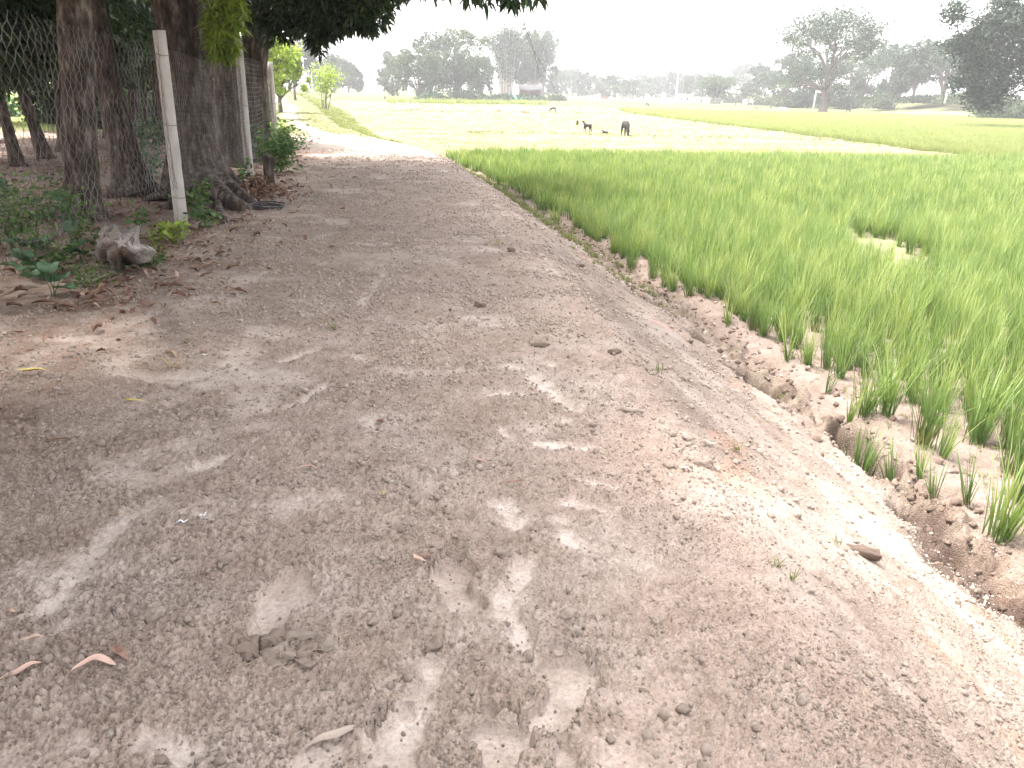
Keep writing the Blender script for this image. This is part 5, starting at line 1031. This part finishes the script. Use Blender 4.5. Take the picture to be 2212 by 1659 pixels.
TR(2035, 214, 66, 58, 'round', 'open branched tree between the bank and the dark right tree', 437, 'trees on the far bank', Y=130, mat='far_green', trunkfrac=.08, n=4500, zb=1.2)
TR(2090, 216, 92, 60, 'round', 'tree behind the dark foliage at the right border', 438, 'trees on the far bank', Y=120, trunkfrac=.05, zb=1.2)
TR(1830, 226, 190, 34, 'shrub', 'pale thicket right of the great tree trunk', 440, 'bushes on the far bank', Y=140, mat='far_light'); TR(1900, 228, 196, 38, 'shrub', 'bright green bush on the far bank', 441, 'bushes on the far bank', Y=128, mat='far_light', zb=0)
TR(1985, 224, 202, 46, 'shrub', 'brownish low scrub on the far bank', 442, 'bushes on the far bank', Y=125, mat='far_light', zb=1); TR(2070, 224, 196, 46, 'shrub', 'low scrub in front of the trees at the right', 443, 'bushes on the far bank', Y=118, mat='far_light', zb=1)
TR(2170, 248, 205, 60, 'shrub', 'leafy bush at the right border under the dark tree', 444, 'bushes on the far bank', Y=90, mat='far_light', zb=-.4, n=2600, leaf=.35); TR(1700, 224, 200, 30, 'shrub', 'scrub left of the great tree trunk', 445, 'bushes on the far bank', Y=140, mat='far_light')
for q, (px, Y, zb_, pt) in enumerate(((1800, 150, -.4, 196), (1862, 150, 0, 198), (1940, 142, .8, 196), (2010, 140, 1.0, 198), (2048, 138, 1.0, 192), (2120, 130, 1.0, 196), (1720, 150, -.4, 200), (1655, 165, -.4, 198), (1590, 190, -.4, 196), (2190, 110, .2, 196))):
    TR(px, 226, pt, 38, 'shrub', ['scrub just right of the great tree trunk', 'scrub below the tall pale tree', 'scrub left of the straight trunk on the far bank', 'scrub right of the straight trunk on the far bank', 'scrub under the open branched tree', 'scrub under the dark foliage at the right', 'scrub left of the great tree foot', 'scrub behind the wide fronded palm', 'scrub behind the row of slim palms', 'scrub at the right border behind the leafy bush'][q], 600 + q, 'scrub under the right hand trees', Y=Y, mat='far_light' if q % 2 else 'far_green', zb=zb_, n=1000)
# dark big tree entering at the right border
Yr = 62.0; bx = at(2330, 240, Yr)[0]; t = thing('tree', 'big dark leafed tree reaching in from the right border', 'tree', (bx, Yr, -.5), 'great trees on the right'); mb = MB(); tb = MB(); rs = np.random.RandomState(450)
V, F = tube(spline([(0, 0, 0), (-.2, 0, 2), (-.5, 0, 4)], 8), np.linspace(.5, .35, 8), 12, .2, 3); tb.add(V, F, .4)
for (px, py, hw, hh, n_) in ((2060, 30, 26, 22, 26), (2085, 100, 26, 34, 34), (2110, 150, 40, 36, 60), (2075, 185, 28, 16, 16), (2150, 190, 50, 34, 70), (2160, 90, 60, 46, 110), (2130, 60, 30, 30, 30), (2200, 40, 60, 46, 90), (2230, 130, 70, 70, 140), (2165, 8, 30, 12, 16), (2110, 215, 30, 20, 22), (2140, 228, 20, 14, 10), (2290, 60, 90, 80, 120), (2045, 100, 18, 10, 8)):
    c_ = at(px, py, Yr) - np.array((bx, Yr, -.5)); ra = hw / FPX * Yr; rb = hh / FPX * Yr; V, F = tube(spline([(-.5, 0, 3.8), c_ * .5 + (0, 0, 2.6), c_], 7), np.linspace(.14, .03, 7), 5); tb.add(V, F, .4); n_ *= 2
    d = unit(rs.normal(size=(n_, 3))); q = c_ + d * np.array((ra, ra, rb)) * rs.uniform(.3, 1.1, n_)[:, None]; P = np.repeat(q, 16, 0) + rs.normal(size=(n_ * 16, 3)) * .22; V, F, T = cards(P, rs.normal(size=P.shape) + (0, 0, .3), .26 * rs.uniform(.6, 1.3, len(P)), rs, np.clip(np.repeat(rs.uniform(0, .75, n_), 16) + rs.normal(0, .12, n_ * 16), 0, 1), .45); mb.add(V, F, T)
tb.build('trunk', M['farbark'], t, True); mb.build('crown', M['far_green'], t)

for k, (px, Y, top, hw) in enumerate(((-40, 33, 150, 60), (75, 30, 168, 34), (130, 29, 140, 50), (215, 27, 120, 45), (285, 30, 140, 55), (350, 31, 130, 50), (430, 30, 110, 60), (495, 29, 120, 45), (545, 34, 140, 40))):
    TR(px, 200, top, hw, 'shrub', ['hedge bush cut by the left border behind the orchard', 'hedge bush by the bright gap at the left', 'hedge bush behind the stout trunk', 'hedge bush behind the leaning trunk', 'hedge bush left of the first post', 'hedge bush behind the first post', 'hedge bush behind the massive trunk', 'hedge bush behind the young shoots', 'hedge bush behind the dark leaning trunk'][k], 500 + k, 'dark hedge behind the orchard', Y=Y, mat='mango' if k % 3 else 'bigleaf', leaf=.2, n=2600, zb=-.1)
# ------------------------------------------------------------------ small buildings, poles, mounds
def place_box(px, pyb, w_px, h_px, Y, depth, zb=FZ):
    a = at(px, pyb, Y); W = w_px / FPX * Y * 1.05; H = h_px / FPX * Y * 1.05; return np.array((a[0], Y, zb)), W, H, depth
b, W_, H_, D_ = place_box(1145, 210, 40, 27, 165, 4)
t = thing('hut', 'small dark hut with red brown walls and a sagging roof beside the bamboo', 'hut', tuple(b)); mb = MB()
for (cx_, cy_, sx, sy) in ((0, -D_ / 2, W_, .2), (0, D_ / 2, W_, .2), (-W_ / 2 + .1, 0, .2, D_ - .4), (W_ / 2 - .1, 0, .2, D_ - .4)): box(mb, (cx_, cy_, H_ * .36), (sx, sy, H_ * .72), .5)
mb.build('wall', M['brick'], t); mb = MB()
nn = 9; us = np.linspace(-1, 1, nn); V = []; 
for u in us:
    for (yy_, zf) in ((-D_ * .7, .70), (0, 1.0), (D_ * .7, .70)): V.append((u * W_ * .6, yy_, H_ * (zf - .05 * (1 - u * u)) + .05 * math.sin(u * 5)))
V = np.array(V); V = np.vstack((V, V - (0, 0, .12))); m_ = len(V) // 2; F = [(3 * i + j, 3 * i + j + 1, 3 * i + 4 + j, 3 * i + 3 + j) for i in range(nn - 1) for j in (0, 1)]; F = F + [tuple(m_ + q for q in f) for f in F] + [(3 * i, 3 * i + 3, m_ + 3 * i + 3, m_ + 3 * i) for i in range(nn - 1)]
mb.add(V, F, .5); mb.build('roof', M['tin'], t)
mb = MB(); box(mb, (W_ * .1, -D_ / 2 - .12, H_ * .28), (W_ * .22, .06, H_ * .5), .1); mb.build('door', M['tin'], t)
for (px, py, s_, lab) in ((1108, 207, 1.6, 'turquoise tarpaulin hung as a small tent before the bamboo'), (1078, 209, .9, 'small turquoise sheet left of the larger tarpaulin')):
    a = at(px, py, 150); mb = MB(); n_ = 7; V = []
    for i in range(n_):
        for j in range(n_):
            u, v = i / 3 - 1, j / 3 - 1; V.append((u * s_ * .7, v * s_ * .5, s_ * .75 * (1 - abs(v)) + .08 * math.sin(4 * u) * s_))
    F = [(i * n_ + j, i * n_ + j + 1, (i + 1) * n_ + j + 1, (i + 1) * n_ + j) for i in range(n_ - 1) for j in range(n_ - 1)]; mb.add(V, F, .5); o = mb.build('tarpaulin', M['bluetarp']); o.location = (a[0], 150, -.5); o.rotation_euler = (0, 0, 1.3); tag(o, lab, 'tarpaulin')
def pole(px, pyb, pyt, Y, r, label, lean=0, cross=True, zb=FZ):
    a = at(px, pyb, Y); h = at(px, pyt, Y)[2] - zb; t = thing('utility_pole', label, 'pole', (a[0], Y, zb)); mb = MB(); V, F = tube([(0, 0, 0), (lean * .5, 0, h / 2), (lean, 0, h)], [r, r * .85, r * .65], 10); mb.add(V, F, .9); mb.build('shaft', M['white'], t, True)
    if cross: mb = MB(); box(mb, (lean, 0, h - .5), (1.4, .1, .12), .4); mb.build('crossarm', M['white'], t)
pole(1460, 212, 150, 200, .2, 'white utility pole standing at the edge of the far village', .1, False)
pole(1757, 232, 168, 118, .12, 'thin white pole left of the great tree trunk', .15, False); pole(657, 190, 120, 140, .16, 'pale power pole among the straight trees beyond the track', 0, True, -.2); pole(2042, 214, 165, 115, .12, 'thin pole among the trees on the far bank', .2, False, 1)
# white low house and wall by the pole
for (px, w_, h_, Y, lab, nm) in ((1475, 22, 13, 205, 'low white house at the foot of the white utility pole', 'house'),):
    b, W_, H_, D_ = place_box(px, 210, w_, h_, Y, 4); t = thing(nm, lab, 'house', tuple(b)); mb = MB()
    for (cx_, cy_, sx, sy) in ((0, -D_ / 2, W_, .2), (0, D_ / 2, W_, .2), (-W_ / 2 + .1, 0, .2, D_ - .4), (W_ / 2 - .1, 0, .2, D_ - .4)): box(mb, (cx_, cy_, H_ * .32), (sx, sy, H_ * .64), .8)
    mb.build('wall', M['white'], t); mb = MB(); V = [(-W_ * .56, -D_ * .62, H_ * .62), (W_ * .56, -D_ * .62, H_ * .62), (W_ * .56, 0, H_), (-W_ * .56, 0, H_), (-W_ * .56, D_ * .62, H_ * .62), (W_ * .56, D_ * .62, H_ * .62)]; mb.add(V, [(0, 1, 2, 3), (3, 2, 5, 4)], .5); mb.build('roof', M['mound'], t)
    for q in (-.25, .25): mb = MB(); box(mb, (q * W_, -D_ / 2 - .11, H_ * .33), (W_ * .13, .05, H_ * .25), .1); mb.build('window', M['tin'], t)
for q, (px, w_) in enumerate(((1525, 60), (1640, 60))):
    b, W_, H_, D_ = place_box(px, 210, w_, 4, 205 - 30 * q, 1); mb = MB(); box(mb, (0, 0, .45), (W_, .25, .9), .8); box(mb, (0, 0, .94), (W_ + .1, .35, .08), .6); o = mb.build('boundary_wall', M['white']); o.location = tuple(b); tag(o, ['low pale wall right of the white house', 'low pale wall behind the row of slim palms'][q], 'wall')
for q, (px, py, wp, hp, lab) in enumerate(((887, 237, 34, 9, 'heap of reddish earth left on the pasture, before the grove'), (1115, 244, 50, 13, 'larger heap of reddish earth near the white calf'), (1285, 238, 8, 4, 'tiny heap of earth beyond the black goat'), (1320, 215, 12, 5, 'pink heap of bricks far out on the pasture'), (1440, 226, 14, 5, 'low pink heap in front of the white pole'), (1690, 238, 30, 5, 'low earth heap left of the great tree foot'))):
    a = G(px, py, -.5); Y = a[1]; W_ = wp / FPX * Y * 1.05; H_ = hp / FPX * Y * 1.05; V, F = ICO3; V = V.copy(); k_ = V[:, 2] > -.05; V[:, 2] = np.where(k_, np.clip(V[:, 2], 0, 1) ** 1.2, -.1); V = V * (1 + .22 * fbm(V[:, 0] * 3 + q, V[:, 1] * 3, 3, 5))[:, None]; o = link('earth_mound', mesh('earth_mound', V, F, M['mound'], True, {'tint': np.full(len(V), .5)})); o.location = (a[0], Y, -.5); o.scale = (W_ / 2, W_ / 3, H_); tag(o, lab, 'mound', 'heaps of earth on the pasture')

# ------------------------------------------------------------------ animals
def animal(px, py, Hpx, rz, label, kind='goat', pose='stand', mat='hide_dark', z=FZ, cat=None, horns=False, hgt=None):
    """one continuous skin-modifier body; local +X is the head end"""
    a = G(px, py, z); Y = a[1]; H = hgt or Hpx / FPX * Y * 1.04
    t = thing(kind, label, cat or kind, (a[0], Y, float(height(a[0], Y)) ), 'animals grazing on the pasture'); t.rotation_euler = (0, 0, rz)
    cow = kind in ('cow', 'calf', 'bull'); L = 1.25 if cow else 1.05; V = []; E = []; R = []
    def v(p, r): V.append(tuple(np.array(p) * H)); R.append(r * H); return len(V) - 1
    def e(a_, b_): E.append((a_, b_))
    if pose == 'lie':
        hz = .42; pel = v((-.45, 0, hz * .6), .2)
    else: pel = v((-.42 * L, 0, .78), .15)
    bz_ = .25 if pose == 'lie' else .74
    mid_ = v((-.05, 0, bz_ - .02), .20 if not cow else .23); e(pel, mid_); ch = v((.32 * L, 0, bz_ + .02), .17 if not cow else .2); e(mid_, ch)
    if pose == 'graze': nk = v((.52 * L, 0, .58), .10); hd = v((.64 * L, .0, .28), .085); nz_ = v((.72 * L, 0, .10), .055)
    elif pose == 'lie': nk = v((.42 * L, 0, .48), .09); hd = v((.50 * L, 0, .64), .085); nz_ = v((.66 * L, 0, .56), .05)
    else: nk = v((.50 * L, 0, 1.0), .10); hd = v((.60 * L, 0, 1.16), .09); nz_ = v((.80 * L, 0, 1.06), .055)
    e(ch, nk); e(nk, hd); e(hd, nz_)
    tl = v((-.56 * L, 0, bz_ + .12), .03); e(pel, tl); tl2 = v((-.62 * L, 0, bz_ + (.2 if not cow else -.2)), .018); e(tl, tl2)
    if pose != 'lie':
        for s_ in (-1, 1):
            a1 = v((.33 * L, .10 * s_, .55), .075); a2 = v((.35 * L, .11 * s_, .28), .042); a3 = v((.34 * L, .11 * s_, .03), .035); e(ch, a1); e(a1, a2); e(a2, a3)
            a1 = v((-.40 * L, .10 * s_, .52), .09); a2 = v((-.50 * L, .11 * s_, .30), .045); a3 = v((-.46 * L, .11 * s_, .03), .035); e(pel, a1); e(a1, a2); e(a2, a3)
    else:
        for s_ in (-1, 1):
            a1 = v((.40, .16 * s_, .08), .06); a2 = v((.60, .17 * s_, .05), .04); e(ch, a1); e(a1, a2); a1 = v((-.30, .2 * s_, .10), .09); a2 = v((-.10, .22 * s_, .05), .045); e(pel, a1); e(a1, a2)
    me = bpy.data.meshes.new('body'); me.from_pydata(V, E, []); me.materials.append(M[mat]); ob = link('body', me, t); md = ob.modifiers.new('skin', 'SKIN'); md.use_smooth_shade = True
    for i, r in enumerate(R): me.skin_vertices[0].data[i].radius = (r, r)
    me.skin_vertices[0].data[0].use_root = True; sm = ob.modifiers.new('sub', 'SUBSURF'); sm.levels = 1; sm.render_levels = 1
    hdp = np.array(V[hd])
    for s_ in (-1, 1):
        mb = MB(); rs = np.random.RandomState(3); P0 = hdp + np.array((-.02, .06 * s_, .03)) * H; V_, F_, T_ = leaves(P0[None], np.array([(-.1, s_, -.25 if not cow else .05)]), (.17 if cow else .15) * H, .07 * H, rs); mb.add(V_, F_, .5); mb.build('ear', M[mat], ob)
        if horns: mb = MB(); V_, F_ = tube(spline([P0, P0 + np.array((-.05, .05 * s_, .08)) * H, P0 + np.array((-.12, .07 * s_, .10)) * H], 6), np.linspace(.018, .005, 6) * H, 5); mb.add(V_, F_, .5); mb.build('horn', M['hide_dark'], ob)
    return t
animal(1350, 297, 33, math.radians(-86), 'dark calf grazing head down, largest animal on the pasture', 'calf', 'graze', horns=True)
animal(1268, 287, 19, math.radians(130), 'black goat standing with its head raised left of the grazing calf', 'goat', 'stand')
animal(1247, 271, 11, math.radians(-100), 'black goat with pale muzzle behind the standing goat', 'goat', 'graze')
animal(1307, 289, 11, math.radians(170), 'dark kid lying between the standing goat and the calf', 'goat', 'lie')
animal(1194, 243, 10.5, math.radians(195), 'black goat grazing alone right of the larger earth heap', 'goat', 'graze')
animal(1072, 256, 24, math.radians(180), 'white cow grazing on the brightest part of the pasture', 'cow', 'graze', 'hide_white', horns=True)
animal(1305, 219, 9, math.radians(-20), 'dark cow with a white back grazing far out', 'cow', 'graze', 'hide_brown')
animal(1398, 231, 7.5, math.radians(-60), 'small dark goat grazing far out before the white pole', 'goat', 'graze')
animal(1217, 215, 12, math.radians(85), 'white cow seen from behind far out right of the hut', 'cow', 'stand', 'hide_white')
animal(1441, 222, 10, math.radians(180), 'white cow resting near the foot of the white pole', 'cow', 'lie', 'hide_white')
animal(1832, 243, 7, math.radians(0), 'small dark goat right of the great tree', 'goat', 'graze'); animal(1633, 238, 6, math.radians(0), 'tan goat far out left of the great tree', 'goat', 'graze', 'hide_brown')
# figure of a post-like dark stake in the far field
mb = MB(); V, F = tube([(0, 0, 0), (.05, 0, .9), (0, 0, 1.7)], [.12, .1, .06], 7); mb.add(V, F, .4); o = mb.build('wooden_stake', M['farbark'], None, True); a = G(831, 197, -.5); o.location = (a[0] * 120 / a[1], 120, -.5); o.scale = (.8, .8, .7); tag(o, 'dark stake standing in the field left of the grove', 'stake')

# ------------------------------------------------------------------ haze
if HAZE:  # air volume; also stands in for glare washing out the distance
    m, n, l = newmat('haze_air'); v = n.new('ShaderNodeVolumePrincipled'); v.inputs['Color'].default_value = (.97, .98, 1, 1); v.inputs['Density'].default_value = HAZE; v.inputs['Anisotropy'].default_value = .0
    out = n.new('ShaderNodeOutputMaterial'); l.new(v.outputs[0], out.inputs['Volume'])
    mb = MB(); box(mb, (0, 720, 13.5), (1900, 1640, 33)); o = mb.build('haze', m); tag(o, 'pale haze over the fields, added in part for lens glare', kind='stuff')
